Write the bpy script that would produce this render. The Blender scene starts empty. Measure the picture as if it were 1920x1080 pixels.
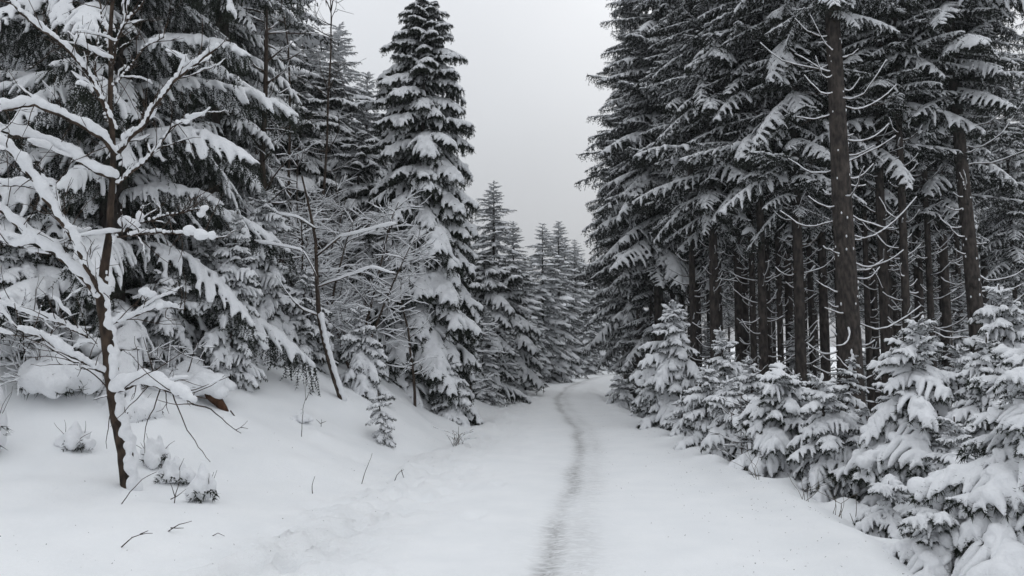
import bpy, math, random
import numpy as np
from mathutils import Vector, Matrix, noise as mnoise

scene = bpy.context.scene
COL = scene.collection
PI = math.pi

# ------------------------------------------------------------------ camera
FPX = 1493.0                      # focal length in pixels of the 1920 px wide frame
PITCH = math.atan(120.0 / FPX)
EYE = 1.60
cam_data = bpy.data.cameras.new('camera')
cam_data.sensor_width = 36.0
cam_data.lens = 36.0 * FPX / 1920.0
cam_data.clip_start = 0.05
cam_data.clip_end = 3000.0
cam = bpy.data.objects.new('camera', cam_data)
cam.location = (0, 0, EYE)
cam.rotation_euler = (PI / 2 + PITCH, 0, 0)
COL.objects.link(cam)
scene.camera = cam

# ------------------------------------------------------------------ overcast sky
world = bpy.data.worlds.new('World')
scene.world = world
world.use_nodes = True
wn, wl = world.node_tree.nodes, world.node_tree.links
wn.clear()
out = wn.new('ShaderNodeOutputWorld')
bg = wn.new('ShaderNodeBackground')
bg.inputs['Strength'].default_value = 0.1
sky = wn.new('ShaderNodeTexSky')
sky.sky_type = 'NISHITA'
sky.sun_disc = False
sky.sun_elevation = math.radians(32)
sky.sun_rotation = math.radians(20)
sky.dust_density = 3.0
hsv = wn.new('ShaderNodeHueSaturation')
hsv.inputs['Saturation'].default_value = 0.25
wl.new(sky.outputs[0], hsv.inputs['Color'])
tc = wn.new('ShaderNodeTexCoord')
sep = wn.new('ShaderNodeSeparateXYZ')
wl.new(tc.outputs['Generated'], sep.inputs[0])
ramp = wn.new('ShaderNodeValToRGB')           # cloud deck: brighter towards the zenith
e = ramp.color_ramp.elements
e[0].position = 0.0; e[0].color = (0.325, 0.337, 0.355, 1)
e[1].position = 1.0; e[1].color = (1.06, 1.10, 1.15, 1)
m1 = e.new(0.14); m1.color = (0.393, 0.408, 0.43, 1)
m2 = e.new(0.28); m2.color = (0.512, 0.533, 0.562, 1)
m3 = e.new(0.42); m3.color = (0.62, 0.643, 0.678, 1)
wl.new(sep.outputs['Z'], ramp.inputs[0])
nz = wn.new('ShaderNodeTexNoise')
nz.inputs['Scale'].default_value = 2.2
nz.inputs['Detail'].default_value = 4.0
wl.new(tc.outputs['Generated'], nz.inputs['Vector'])
mr = wn.new('ShaderNodeMapRange')
mr.inputs['From Min'].default_value = 0.3
mr.inputs['From Max'].default_value = 0.7
mr.inputs['To Min'].default_value = 10.6
mr.inputs['To Max'].default_value = 12.0
wl.new(nz.outputs['Fac'], mr.inputs['Value'])
vm = wn.new('ShaderNodeVectorMath'); vm.operation = 'SCALE'
wl.new(ramp.outputs['Color'], vm.inputs[0])
wl.new(mr.outputs['Result'], vm.inputs['Scale'])
mixw = wn.new('ShaderNodeMix'); mixw.data_type = 'RGBA'
mixw.inputs['Factor'].default_value = 0.92
wl.new(hsv.outputs['Color'], mixw.inputs['A'])
wl.new(vm.outputs['Vector'], mixw.inputs['B'])
wl.new(mixw.outputs['Result'], bg.inputs['Color'])
wl.new(bg.outputs[0], out.inputs['Surface'])

sun_data = bpy.data.lights.new('sun', 'SUN')
sun_data.energy = 0.5
sun_data.angle = math.radians(40)
sun_data.color = (1.0, 0.98, 0.95)
sun = bpy.data.objects.new('sun', sun_data)
sun.rotation_euler = (math.radians(58), 0, math.radians(160))
COL.objects.link(sun)

scene.view_settings.view_transform = 'Standard'
scene.view_settings.look = 'None'
scene.view_settings.exposure = 0.16
scene.view_settings.gamma = 1.0
scene.view_settings.use_curve_mapping = False
scene.render.engine = 'CYCLES'
scene.cycles.max_bounces = 5
scene.cycles.diffuse_bounces = 4
scene.cycles.use_denoising = True

HAZE_DENSITY = 0.0010

# ------------------------------------------------------------------ materials
def new_mat(name):
    m = bpy.data.materials.new(name)
    m.use_nodes = True
    nt = m.node_tree
    b = nt.nodes['Principled BSDF']
    b.inputs['Specular IOR Level'].default_value = 0.15
    return m, nt, b

def snow_mat(name, bump_scale, bump_dist, col=(0.85, 0.86, 0.875)):
    m, nt, b = new_mat(name)
    tcn = nt.nodes.new('ShaderNodeTexCoord')
    n = nt.nodes.new('ShaderNodeTexNoise')
    n.inputs['Scale'].default_value = bump_scale
    n.inputs['Detail'].default_value = 6
    n.inputs['Roughness'].default_value = 0.65
    nt.links.new(tcn.outputs['Object'], n.inputs['Vector'])
    bp = nt.nodes.new('ShaderNodeBump')
    bp.inputs['Strength'].default_value = 0.8
    bp.inputs['Distance'].default_value = bump_dist
    nt.links.new(n.outputs['Fac'], bp.inputs['Height'])
    nt.links.new(bp.outputs[0], b.inputs['Normal'])
    r = nt.nodes.new('ShaderNodeValToRGB')
    r.color_ramp.elements[0].position = 0.3
    r.color_ramp.elements[1].position = 0.7
    r.color_ramp.elements[0].color = (col[0] * 0.93, col[1] * 0.93, col[2] * 0.94, 1)
    r.color_ramp.elements[1].color = (col[0], col[1], col[2], 1)
    nt.links.new(n.outputs['Fac'], r.inputs[0])
    nt.links.new(r.outputs[0], b.inputs['Base Color'])
    b.inputs['Roughness'].default_value = 0.85
    return m

def noisy_mat(name, c0, c1, scale, rough=0.9, bump=0.0, stretch=None):
    m, nt, b = new_mat(name)
    tcn = nt.nodes.new('ShaderNodeTexCoord')
    n = nt.nodes.new('ShaderNodeTexNoise')
    n.inputs['Scale'].default_value = scale
    n.inputs['Detail'].default_value = 5
    src = tcn.outputs['Object']
    if stretch:
        mp = nt.nodes.new('ShaderNodeMapping')
        mp.inputs['Scale'].default_value = stretch
        nt.links.new(src, mp.inputs['Vector'])
        src = mp.outputs[0]
    nt.links.new(src, n.inputs['Vector'])
    r = nt.nodes.new('ShaderNodeValToRGB')
    r.color_ramp.elements[0].position = 0.35
    r.color_ramp.elements[1].position = 0.68
    r.color_ramp.elements[0].color = (*c0, 1)
    r.color_ramp.elements[1].color = (*c1, 1)
    nt.links.new(n.outputs['Fac'], r.inputs[0])
    nt.links.new(r.outputs[0], b.inputs['Base Color'])
    b.inputs['Roughness'].default_value = rough
    if bump:
        bp = nt.nodes.new('ShaderNodeBump')
        bp.inputs['Distance'].default_value = bump
        nt.links.new(n.outputs['Fac'], bp.inputs['Height'])
        nt.links.new(bp.outputs[0], b.inputs['Normal'])
    return m

M_SNOW = snow_mat('tree_snow', 34, 0.02)
M_NEEDLE = noisy_mat('needles', (0.010, 0.014, 0.010), (0.028, 0.034, 0.024), 3.0)
M_NEEDLE_OLD = noisy_mat('needles_mature', (0.011, 0.014, 0.011), (0.030, 0.034, 0.027), 2.0)
M_BARK = noisy_mat('spruce_bark', (0.024, 0.0215, 0.020), (0.082, 0.069, 0.061), 16, 0.95, 0.05, (1, 1, 0.4))
M_BIRCH = noisy_mat('birch_bark', (0.020, 0.015, 0.012), (0.075, 0.053, 0.039), 14, 0.9, 0.008, (1, 1, 0.6))
M_TWIG = noisy_mat('twig_bark', (0.035, 0.026, 0.021), (0.075, 0.056, 0.043), 6)
M_STUMP = noisy_mat('broken_wood', (0.030, 0.015, 0.009), (0.095, 0.045, 0.024), 18, 0.9, 0.01, (1, 1, 0.3))
M_GRASS = noisy_mat('dry_stem', (0.07, 0.06, 0.045), (0.15, 0.12, 0.09), 6)

# ------------------------------------------------------------------ mesh helpers
def mesh_np(name, V, F, mat, smooth=False):
    V = np.asarray(V, dtype=np.float32).reshape(-1, 3)
    F = np.asarray(F, dtype=np.int32)
    k = F.shape[1]
    me = bpy.data.meshes.new(name)
    me.vertices.add(len(V)); me.vertices.foreach_set('co', V.ravel())
    me.loops.add(F.size); me.loops.foreach_set('vertex_index', F.ravel())
    me.polygons.add(len(F))
    me.polygons.foreach_set('loop_start', np.arange(0, F.size, k, dtype=np.int32))
    if smooth:
        me.polygons.foreach_set('use_smooth', np.ones(len(F), dtype=bool))
    me.update(calc_edges=True)
    me.materials.append(mat)
    return me

class Acc:
    """collects triangles"""
    def __init__(s): s.V = []; s.F = []; s.n = 0
    def add(s, V, F):
        s.V.append(V); s.F.append(F + s.n); s.n += len(V)
    def arrays(s):
        if not s.V: return np.zeros((0, 3)), np.zeros((0, 3), int)
        return np.vstack(s.V), np.vstack(s.F)
    def mesh(s, name, mat, smooth=False):
        V, F = s.arrays()
        return mesh_np(name, V, F, mat, smooth)

def tube(P, R, sides=6, cap=True, rng=None, rough=0.0):
    P = np.asarray(P, float); R = np.asarray(R, float)
    n = len(P)
    T = np.gradient(P, axis=0)
    T /= np.linalg.norm(T, axis=1)[:, None] + 1e-9
    ref = np.array([0.0, 0.0, 1.0]) if abs(T[:, 2]).mean() < 0.8 else np.array([1.0, 0.0, 0.0])
    A = np.cross(T, ref); A /= np.linalg.norm(A, axis=1)[:, None] + 1e-9
    B = np.cross(T, A)
    th = np.arange(sides) * 2 * PI / sides
    RR = R[:, None] * np.ones(sides)[None, :]
    if rng is not None and rough:
        RR = RR * (1 + rough * rng.uniform(-1, 1, (n, sides)))
    V = P[:, None, :] + RR[..., None] * (np.cos(th)[None, :, None] * A[:, None, :] + np.sin(th)[None, :, None] * B[:, None, :])
    V = V.reshape(-1, 3)
    i = np.arange(n - 1)[:, None] * sides
    j = np.arange(sides)[None, :]; j2 = (j + 1) % sides
    a = (i + j).ravel(); b = (i + j2).ravel(); c = (i + sides + j2).ravel(); d = (i + sides + j).ravel()
    F = np.vstack([np.stack([a, b, c], 1), np.stack([a, c, d], 1)])
    if cap:
        V = np.vstack([V, P[0] - T[0] * R[0] * 0.6, P[-1] + T[-1] * R[-1] * 0.6])
        k = len(V) - 2
        jj = np.arange(sides)
        c0 = np.stack([np.full(sides, k), (jj + 1) % sides, jj], 1)
        o = (n - 1) * sides
        c1 = np.stack([np.full(sides, k + 1), o + jj, o + (jj + 1) % sides], 1)
        F = np.vstack([F, c0, c1])
    return V, F

_ico = None
def ico():
    global _ico
    if _ico is None:
        import bmesh
        bm = bmesh.new(); bmesh.ops.create_icosphere(bm, subdivisions=2, radius=1)
        V = np.array([v.co[:] for v in bm.verts]); F = np.array([[v.index for v in f.verts] for f in bm.faces])
        bm.free(); _ico = (V, F)
    return _ico

def blob(p, r):
    V, F = ico()
    return V * np.asarray(r) + np.asarray(p), F

def remesh(V, F, voxel, target, name, mat, smooth_it=2, noise_amp=0.0, noise_scale=6.0):
    """one closed snow skin round overlapping lumps"""
    me = mesh_np('tmp', V, F, mat)
    ob = bpy.data.objects.new('tmp', me)
    COL.objects.link(ob)
    md = ob.modifiers.new('r', 'REMESH'); md.mode = 'VOXEL'; md.voxel_size = voxel
    if smooth_it:
        sm = ob.modifiers.new('s', 'SMOOTH'); sm.factor = 0.5; sm.iterations = smooth_it
    dg = bpy.context.evaluated_depsgraph_get()
    ev = ob.evaluated_get(dg)
    tmp = ev.to_mesh()
    n = len(tmp.polygons) * 2
    ev.to_mesh_clear()
    if n > target:
        dc = ob.modifiers.new('d', 'DECIMATE'); dc.ratio = target / n
        dg = bpy.context.evaluated_depsgraph_get(); ev = ob.evaluated_get(dg)
    m2 = bpy.data.meshes.new_from_object(ev)
    bpy.data.objects.remove(ob); bpy.data.meshes.remove(me)
    m2.name = name
    nv = len(m2.vertices)
    co = np.empty(nv * 3, np.float32); m2.vertices.foreach_get('co', co); co = co.reshape(-1, 3)
    if noise_amp:
        for k in range(nv):
            v = Vector(co[k]) * noise_scale
            q = mnoise.noise_vector(v)
            co[k] += np.array(q) * noise_amp
        m2.vertices.foreach_set('co', co.ravel())
    m2.polygons.foreach_set('use_smooth', np.ones(len(m2.polygons), dtype=bool))
    m2.update()
    m2.materials.clear(); m2.materials.append(mat)
    return m2

def tri_arrays(me):
    me.calc_loop_triangles()
    V = np.empty(len(me.vertices) * 3, np.float32); me.vertices.foreach_get('co', V)
    F = np.empty(len(me.loop_triangles) * 3, np.int32); me.loop_triangles.foreach_get('vertices', F)
    return V.reshape(-1, 3).astype(float), F.reshape(-1, 3)

def tag(o, label, cat, group=None, kind=None):
    if label: o['label'] = label
    if cat: o['category'] = cat
    if group: o['group'] = group
    if kind: o['kind'] = kind
    return o

def link(name, data, parent=None, loc=(0, 0, 0), rot=(0, 0, 0), scale=1.0, kind=None):
    o = bpy.data.objects.new(name, data)
    COL.objects.link(o)
    o.location = loc; o.rotation_euler = rot
    o.scale = (scale, scale, scale) if not hasattr(scale, '__len__') else scale
    if parent: o.parent = parent
    if kind: o['kind'] = kind
    return o

def structure(name, me):
    o = link(name, me); o['kind'] = 'structure'; return o

def copy_tree(src, loc, rz=0.0, s=1.0, label=None, group=None, wide=1.0):
    r = src.copy(); COL.objects.link(r)
    r.location = loc; r.rotation_euler = (r.rotation_euler[0], r.rotation_euler[1], rz); r.scale = (s * wide, s * wide, s)
    if label: r['label'] = label
    if group: r['group'] = group
    for ch in list(src.children):
        c = ch.copy(); COL.objects.link(c); c.parent = r
        for g in ch.children:
            d = g.copy(); COL.objects.link(d); d.parent = c
    return r

# ------------------------------------------------------------------ terrain
YK = [0, 5.7, 8, 12.6, 20, 26, 32, 40, 50, 60, 80, 120]
XL = np.interp
def x_left(y):  return np.interp(y, YK, [-2.4, -2.2, -1.95, -1.3, -0.45, 0.0, 0.55, 1.6, 3.6, 6.6, 14, 30])
def x_right(y): return np.interp(y, YK, [2.75, 2.9, 3.1, 3.1, 3.0, 2.95, 3.2, 4.2, 6.2, 9.2, 17, 33])
def x_track(y): return np.interp(y, [0, 5.7, 7.5, 10, 13.3, 17, 21.7, 28, 36.7, 50, 60, 80, 120],
                                 [0.05, 0.19, 0.40, 0.74, 1.11, 1.37, 1.36, 1.55, 2.5, 5.0, 8.0, 15.5, 31])

def vnoise(x, y, s, seed=0.0):
    """cheap smooth 2D value noise, vectorised, -1..1"""
    X = np.asarray(x, float) * s + seed * 17.3; Y = np.asarray(y, float) * s + seed * 9.1
    xi = np.floor(X).astype(np.int64); yi = np.floor(Y).astype(np.int64)
    fx = X - xi; fy = Y - yi
    fx = fx * fx * (3 - 2 * fx); fy = fy * fy * (3 - 2 * fy)
    def h(a, b):
        v = np.sin(a * 127.1 + b * 311.7 + seed * 3.3) * 43758.5453
        return (v - np.floor(v)) * 2 - 1
    return (h(xi, yi) * (1 - fx) + h(xi + 1, yi) * fx) * (1 - fy) + (h(xi, yi + 1) * (1 - fx) + h(xi + 1, yi + 1) * fx) * fy

_prng = np.random.default_rng(77)
PRINTS = []
for k in range(330):
    yy = 4.0 + 22 * _prng.random() ** 1.5
    xx = float(x_left(yy)) + _prng.normal(0.5, 0.38)
    PRINTS.append((xx, yy, _prng.uniform(0.05, 0.12), _prng.uniform(0.02, 0.055), _prng.uniform(-0.5, 0.5)))

def terrain(x, y, fine=False):
    x = np.asarray(x, float); y = np.asarray(y, float)
    xl = x_left(y); xr = x_right(y)
    wob = 0.18 * vnoise(x * 0 + 3.1, y, 0.5, 2) + 0.10 * vnoise(x * 0 + 1.1, y, 1.6, 5)
    u = xl + wob - x
    s = np.interp(y, [0, 5, 8, 10, 12, 14, 20, 30, 45, 80], [0.12, 0.13, 0.20, 0.46, 0.76, 0.76, 0.68, 0.50, 0.3, 0.2])
    us = np.where(u > 0, np.sqrt(u * u + 0.12) - 0.346, 0.0)
    mx = 2.7
    z = mx * (1 - np.exp(-s * us / mx))
    v = x - xr - wob
    vs = np.clip(v, 0, None)
    z = z - 0.5 * (1 - np.exp(-(vs ** 1.3) / 1.2)) + 0.06 * np.exp(-((v + 0.15) / 0.22) ** 2)
    off = np.clip(np.maximum(u, v), 0, 1.0)
    z = z + off * (0.14 * vnoise(x, y, 0.42, 1) + 0.07 * vnoise(x, y, 1.1, 3) + 0.025 * vnoise(x, y, 2.7, 4))
    z = z + 0.07 * np.exp(-((u + 0.25) / 0.22) ** 2) * (0.6 + 0.6 * vnoise(x, y, 1.7, 15))
    far = np.clip((np.hypot(x, y) - 70) / 200, 0, 1)
    z = z + far * 6 * vnoise(x, y, 0.012, 8)
    # packed road: gentle crown and shallow wheel dips
    road = np.clip(1 - np.maximum(u, v) * 4, 0, 1) * (np.maximum(u, v) < 0.25)
    xt = x_track(y)
    z = z - road * (0.030 * np.exp(-((x - xt) / 0.16) ** 2) + 0.012 * np.exp(-((x - xt - 0.45) / 0.2) ** 2)
                    + 0.012 * np.exp(-((x - xt + 1.35) / 0.25) ** 2))
    z = z + 0.016 * vnoise(x, y, 0.9, 11) + 0.006 * vnoise(x, y, 3.1, 12)
    if fine:
        band = np.exp(-((x - xl - 0.55) / 0.6) ** 2) * (y < 40)
        z = z + band * (0.040 * np.abs(vnoise(x, y, 5.0, 6)) + 0.030 * vnoise(x, y, 11.0, 7))
        for (px, py, pr, pd, an) in PRINTS:
            m = (np.abs(x - px) < 0.4) & (np.abs(y - py) < 0.5)
            if m.any():
                dx = x[m] - px; dy = y[m] - py
                c, sn = math.cos(an), math.sin(an)
                a = (dx * c + dy * sn) / pr; b = (-dx * sn + dy * c) / (pr * 1.9)
                q = a * a + b * b
                z[m] += -pd * np.exp(-q * 1.2) + 0.35 * pd * np.exp(-((np.sqrt(q) - 1.5) ** 2) * 4)
        for (mx_, my_, mr_, mh_) in BUMPS:
            q = ((x - mx_) ** 2 + (y - my_) ** 2) / (mr_ * mr_)
            z = z + mh_ * np.exp(-q * 1.5)
    return z

def gx(px, d): return (px - 960.0) / FPX * d
BUMPS = [(gx(1600, 8.7), 8.9, 0.30, 0.24), (gx(1500, 9.6), 9.9, 0.25, 0.14), (gx(1690, 7.4), 7.4, 0.3, 0.12),
         (gx(600, 11.2), 11.2, 0.25, 0.07), (gx(700, 15.6), 15.6, 0.4, 0.12), (gx(840, 16.2), 16.2, 0.45, 0.12),
         (gx(300, 9.5), 9.5, 0.5, 0.14), (gx(120, 10.5), 10.5, 0.6, 0.18), (gx(245, 7.95), 7.95, 0.28, 0.05),
         (gx(1250, 15.0), 14.2, 0.3, 0.10), (gx(1330, 12.2), 11.8, 0.3, 0.10)]

def ground_z(x, y): return float(terrain(np.array([x]), np.array([y]))[0])
def G(px, d, sink=0.03):
    """where the ground is, d metres ahead, under the given column of the 1920 px frame"""
    x = gx(px, d)
    return (x, d, ground_z(x, d) - sink)
def P(px, py, d):
    fw = np.array([0, math.cos(PITCH), math.sin(PITCH)]); up = np.array([0, -math.sin(PITCH), math.cos(PITCH)])
    return np.array([0, 0, EYE]) + d * (fw + (px - 960) / FPX * np.array([1, 0, 0]) + (540 - py) / FPX * up)

ax = np.linspace(-1, 1, 361); xs = 420 * np.sinh(7.6 * ax) / np.sinh(7.6) + ax * 4.6
ay = np.linspace(0, 1, 480); ys = -25 + 0 * ay
ys = np.concatenate([np.linspace(-40, 2.5, 24), 2.6 + 600 * (np.sinh(7.0 * ay) / np.sinh(7.0)) + ay * 16])
XX, YY = np.meshgrid(xs, ys)
ZZ = terrain(XX.ravel(), YY.ravel(), fine=True)
nxg, nyg = len(xs), len(ys)
ii = (np.arange(nyg - 1)[:, None] * nxg + np.arange(nxg - 1)[None, :]).ravel()
gm, nt, b = new_mat('snow_ground')
N = nt.nodes; Lk = nt.links
tcn = N.new('ShaderNodeTexCoord')
at = N.new('ShaderNodeAttribute'); at.attribute_name = 'wear'
n1 = N.new('ShaderNodeTexNoise'); n1.inputs['Scale'].default_value = 28; n1.inputs['Detail'].default_value = 7; n1.inputs['Roughness'].default_value = 0.7
n2 = N.new('ShaderNodeTexNoise'); n2.inputs['Scale'].default_value = 2.0; n2.inputs['Detail'].default_value = 5
mp = N.new('ShaderNodeMapping'); mp.inputs['Scale'].default_value = (9, 15, 1)
n3 = N.new('ShaderNodeTexNoise'); n3.inputs['Scale'].default_value = 1.0; n3.inputs['Detail'].default_value = 9; n3.inputs['Roughness'].default_value = 0.72; n3.inputs['Distortion'].default_value = 0.9
for n in (n1, n2): Lk.new(tcn.outputs['Object'], n.inputs['Vector'])
Lk.new(tcn.outputs['Object'], mp.inputs['Vector']); Lk.new(mp.outputs[0], n3.inputs['Vector'])
r3 = N.new('ShaderNodeMapRange'); r3.inputs['From Min'].default_value = 0.30; r3.inputs['From Max'].default_value = 0.72
Lk.new(n3.outputs['Fac'], r3.inputs['Value'])
mul = N.new('ShaderNodeMath'); mul.operation = 'MULTIPLY'
Lk.new(at.outputs['Fac'], mul.inputs[0]); Lk.new(r3.outputs['Result'], mul.inputs[1])
mul.use_clamp = True
r2 = N.new('ShaderNodeValToRGB')
r2.color_ramp.elements[0].position = 0.3; r2.color_ramp.elements[1].position = 0.7
r2.color_ramp.elements[0].color = (0.82, 0.835, 0.85, 1); r2.color_ramp.elements[1].color = (0.87, 0.88, 0.89, 1)
Lk.new(n2.outputs['Fac'], r2.inputs[0])
mx = N.new('ShaderNodeMix'); mx.data_type = 'RGBA'
mx.inputs['B'].default_value = (0.17, 0.165, 0.16, 1)
Lk.new(mul.outputs[0], mx.inputs['Factor']); Lk.new(r2.outputs[0], mx.inputs['A'])
Lk.new(mx.outputs['Result'], b.inputs['Base Color'])
bp1 = N.new('ShaderNodeBump'); bp1.inputs['Distance'].default_value = 0.012; bp1.inputs['Strength'].default_value = 0.7
Lk.new(n1.outputs['Fac'], bp1.inputs['Height'])
at2 = N.new('ShaderNodeAttribute'); at2.attribute_name = 'trod'
n4 = N.new('ShaderNodeTexNoise'); n4.inputs['Scale'].default_value = 15; n4.inputs['Detail'].default_value = 5; n4.inputs['Roughness'].default_value = 0.75
Lk.new(tcn.outputs['Object'], n4.inputs['Vector'])
mb = N.new('ShaderNodeMath'); mb.operation = 'MULTIPLY'
Lk.new(at2.outputs['Fac'], mb.inputs[0]); Lk.new(n4.outputs['Fac'], mb.inputs[1])
bp2 = N.new('ShaderNodeBump'); bp2.inputs['Distance'].default_value = 0.032; bp2.inputs['Strength'].default_value = 1.0
Lk.new(mb.outputs[0], bp2.inputs['Height']); Lk.new(bp1.outputs[0], bp2.inputs['Normal']); Lk.new(bp2.outputs[0], b.inputs['Normal'])
b.inputs['Roughness'].default_value = 0.8
gme = mesh_np('snow_ground', np.stack([XX.ravel(), YY.ravel(), ZZ], 1), np.stack([ii, ii + 1, ii + nxg + 1, ii + nxg], 1), gm, True)
xf = XX.ravel(); yf = YY.ravel(); xtf = x_track(yf) + 0.05 * vnoise(xf * 0, yf, 0.9, 21)
wear = 0.98 * np.exp(-((xf - xtf) / 0.105) ** 2) + 0.32 * np.exp(-((xf - xtf - 0.26) / 0.14) ** 2) + 0.16 * np.exp(-((xf - xtf - 0.1) / 0.5) ** 2)
wear *= (0.75 + 0.5 * vnoise(xf, yf, 0.8, 22)) * np.interp(yf, [0, 10, 25, 50], [1.0, 1.0, 1.1, 1.0])
wear[(yf > 80)] = 0
wa = gme.attributes.new('wear', 'FLOAT', 'POINT'); wa.data.foreach_set('value', np.clip(wear, 0, 1).astype(np.float32))
wb = gme.attributes.new('trod', 'FLOAT', 'POINT')
trod = 0.15 + 1.0 * np.exp(-((xf - x_left(yf) - 0.45) / 0.65) ** 2) * (0.7 + 0.5 * vnoise(xf, yf, 0.9, 31)) + 0.35 * np.exp(-((xf - x_right(yf) + 0.4) / 0.4) ** 2)
wb.data.foreach_set('value', np.clip(trod, 0.05, 1.3).astype(np.float32))
structure('snow_covered_ground', gme)

# ------------------------------------------------------------------ spruce branch library
def spikes(acc, P0, T, rng, length, width, k):
    """needle tufts: k thin triangles at every point, leaning along the twig"""
    n = len(P0)
    P0 = np.repeat(P0, k, 0); T = np.repeat(T, k, 0)
    m = len(P0)
    R = rng.normal(size=(m, 3)); R[:, 2] -= 0.35
    R /= np.linalg.norm(R, axis=1)[:, None]
    D = T * 0.75 + R * 0.85
    D /= np.linalg.norm(D, axis=1)[:, None]
    S = np.cross(D, rng.normal(size=(m, 3))); S /= np.linalg.norm(S, axis=1)[:, None] + 1e-9
    ln = length * rng.uniform(0.6, 1.25, m)[:, None]
    w = width * rng.uniform(0.7, 1.3, m)[:, None]
    V = np.empty((m, 3, 3))
    V[:, 0] = P0 - S * w * 0.5; V[:, 1] = P0 + S * w * 0.5; V[:, 2] = P0 + D * ln
    acc.add(V.reshape(-1, 3), np.arange(m * 3).reshape(-1, 3))

def resample(P, sp):
    d = np.r_[0, np.cumsum(np.linalg.norm(np.diff(P, axis=0), axis=1))]
    n = max(2, int(d[-1] / sp) + 1)
    s = np.linspace(0, d[-1], n)
    Q = np.stack([np.interp(s, d, P[:, i]) for i in range(3)], 1)
    T = np.gradient(Q, axis=0); T /= np.linalg.norm(T, axis=1)[:, None] + 1e-9
    return Q, T

def gen_branch(name, L, seed, a=0.10, b=0.28, W=0.42, droop=0.35, snow_r=0.035, cover=1.0, hang=0.0,
               sp_len=0.045, sp_w=0.012, sp=0.028, k=3, node=0.07, tert=False, snow_tris=1400, voxel=None, needle=None, start=0.06, lump=0.0, nf=1.0):
    rng = np.random.default_rng(seed)
    ph = rng.uniform(0, 6.28)
    def axis(t):
        t = np.asarray(t, float)
        return np.stack([L * t * (1 - 0.08 * b * t), 0.05 * L * np.sin(ph + 3 * t) * t, L * (a * t - b * t ** 2)], -1)
    ta = np.linspace(0, 1, 12)
    lines = [(axis(ta), 1.0, 'axis')]
    n = max(4, int(L / node))
    for i in range(1, n + 1):
        for side in (-1, 1):
            t = min(0.99, (i + rng.uniform(-0.4, 0.4)) / (n + 0.4))
            if t < start: continue
            base = axis(t); sl = a - 2 * b * t
            shape = min(1.0, 0.45 + t * 2.2) * (1 - t) ** 0.62 + 0.06
            ln = L * W * shape * rng.uniform(0.65, 1.25)
            an = math.radians(rng.uniform(38, 62))
            s = np.linspace(0, 1, 5)[:, None]
            dx = math.cos(an); dy = side * math.sin(an)
            dr = droop * rng.uniform(0.7, 1.4)
            pl = base + np.hstack([ln * s * dx, ln * s * dy, ln * (s * dx * sl * 0.7 + 0.04 * s - dr * s ** 2)])
            lines.append((pl, 0.8, 'twig'))
            if tert and ln > 0.22:
                m = int(ln / (node * 1.3))
                for j in range(1, m):
                    u = j / m
                    q = pl[0] * (1 - u) + pl[-1] * u; q[2] = np.interp(u, s[:, 0], pl[:, 2])
                    l3 = ln * 0.36 * (1 - u * 0.6) * rng.uniform(0.6, 1.2)
                    a3 = an * side + rng.choice((-1, 1)) * math.radians(rng.uniform(35, 60))
                    s3 = np.linspace(0, 1, 4)[:, None]
                    p3 = q + np.hstack([l3 * s3 * math.cos(a3), l3 * s3 * math.sin(a3), -l3 * dr * 1.3 * s3 ** 1.5])
                    lines.append((p3, 0.6, 'ter'))
    if hang:
        for (pl, w, kd) in list(lines):
            if kd == 'ter': continue
            m = int(np.linalg.norm(pl[-1] - pl[0]) / (node * 1.1)) + 1
            for j in range(m):
                u = rng.random(); idx = u * (len(pl) - 1); i0 = int(idx); f = idx - i0
                q = pl[i0] * (1 - f) + pl[min(i0 + 1, len(pl) - 1)] * f
                l3 = hang * rng.uniform(0.35, 1.15)
                s3 = np.linspace(0, 1, 4)[:, None]
                d = rng.normal(0, 0.22, 2)
                p3 = q + np.hstack([d[0] * l3 * s3, d[1] * l3 * s3, -l3 * s3])
                lines.append((p3, 0.35, 'hang'))
    acc = Acc()
    for (pl, w, kd) in lines:
        Q, T = resample(pl, sp)
        spikes(acc, Q, T, rng, sp_len * (0.8 if kd == 'hang' else 1), sp_w, k)
    V, F = tube(lines[0][0], np.linspace(0.012 * L + 0.004, 0.004, 12), 4, False)
    acc.add(V, F)
    tw = acc.mesh(name, needle or M_NEEDLE)
    sn = Acc()
    for (pl, w, kd) in lines:
        if kd == 'hang' and rng.random() > 0.30 * cover: continue
        Q, T = resample(pl, snow_r * 1.3)
        m = len(Q)
        if m < 2: continue
        # patchy cover along the branch
        f0 = rng.uniform(0, 10)
        nzv = np.array([mnoise.noise(Vector((f0, q[0] * nf * 4.5 / max(1, L * .7), q[1] * nf * 4.5))) for q in Q]) * 0.5 + 0.5
        r = snow_r * w * (0.62 + 0.85 * nzv)
        if kd == 'hang': r *= 0.55
        on = nzv > (1 - cover) * 0.95
        tpar = np.linspace(0, 1, m)
        r = r * (1 - 0.45 * tpar ** 3)
        run = []
        for i in range(m + 1):
            if i < m and on[i]: run.append(i)
            else:
                if len(run) >= 2:
                    q = Q[run].copy(); q[:, 2] += r[run] * 0.55
                    rr = r[run].copy(); rr[0] *= 0.7; rr[-1] *= 0.6
                    sn.add(*tube(q, rr, 6, True, rng, 0.12))
                run = []
    if lump:
        for j in range(int(lump)):
            u = rng.uniform(0.15, 1.0); c = axis(u)
            w_ = L * W * (1 - u) * 0.7
            rr = snow_r * rng.uniform(0.9, 1.7)
            sd = rng.uniform(-1, 1)
            sn.add(*blob(c + np.array([abs(sd) * w_ * .6, sd * w_, rr * 0.5 - droop * 0.5 * abs(sd) * w_]), (rr * rng.uniform(0.9, 1.5), rr * rng.uniform(.9, 1.4), rr * rng.uniform(0.6, 0.95))))
    V, F = sn.arrays()
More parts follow.
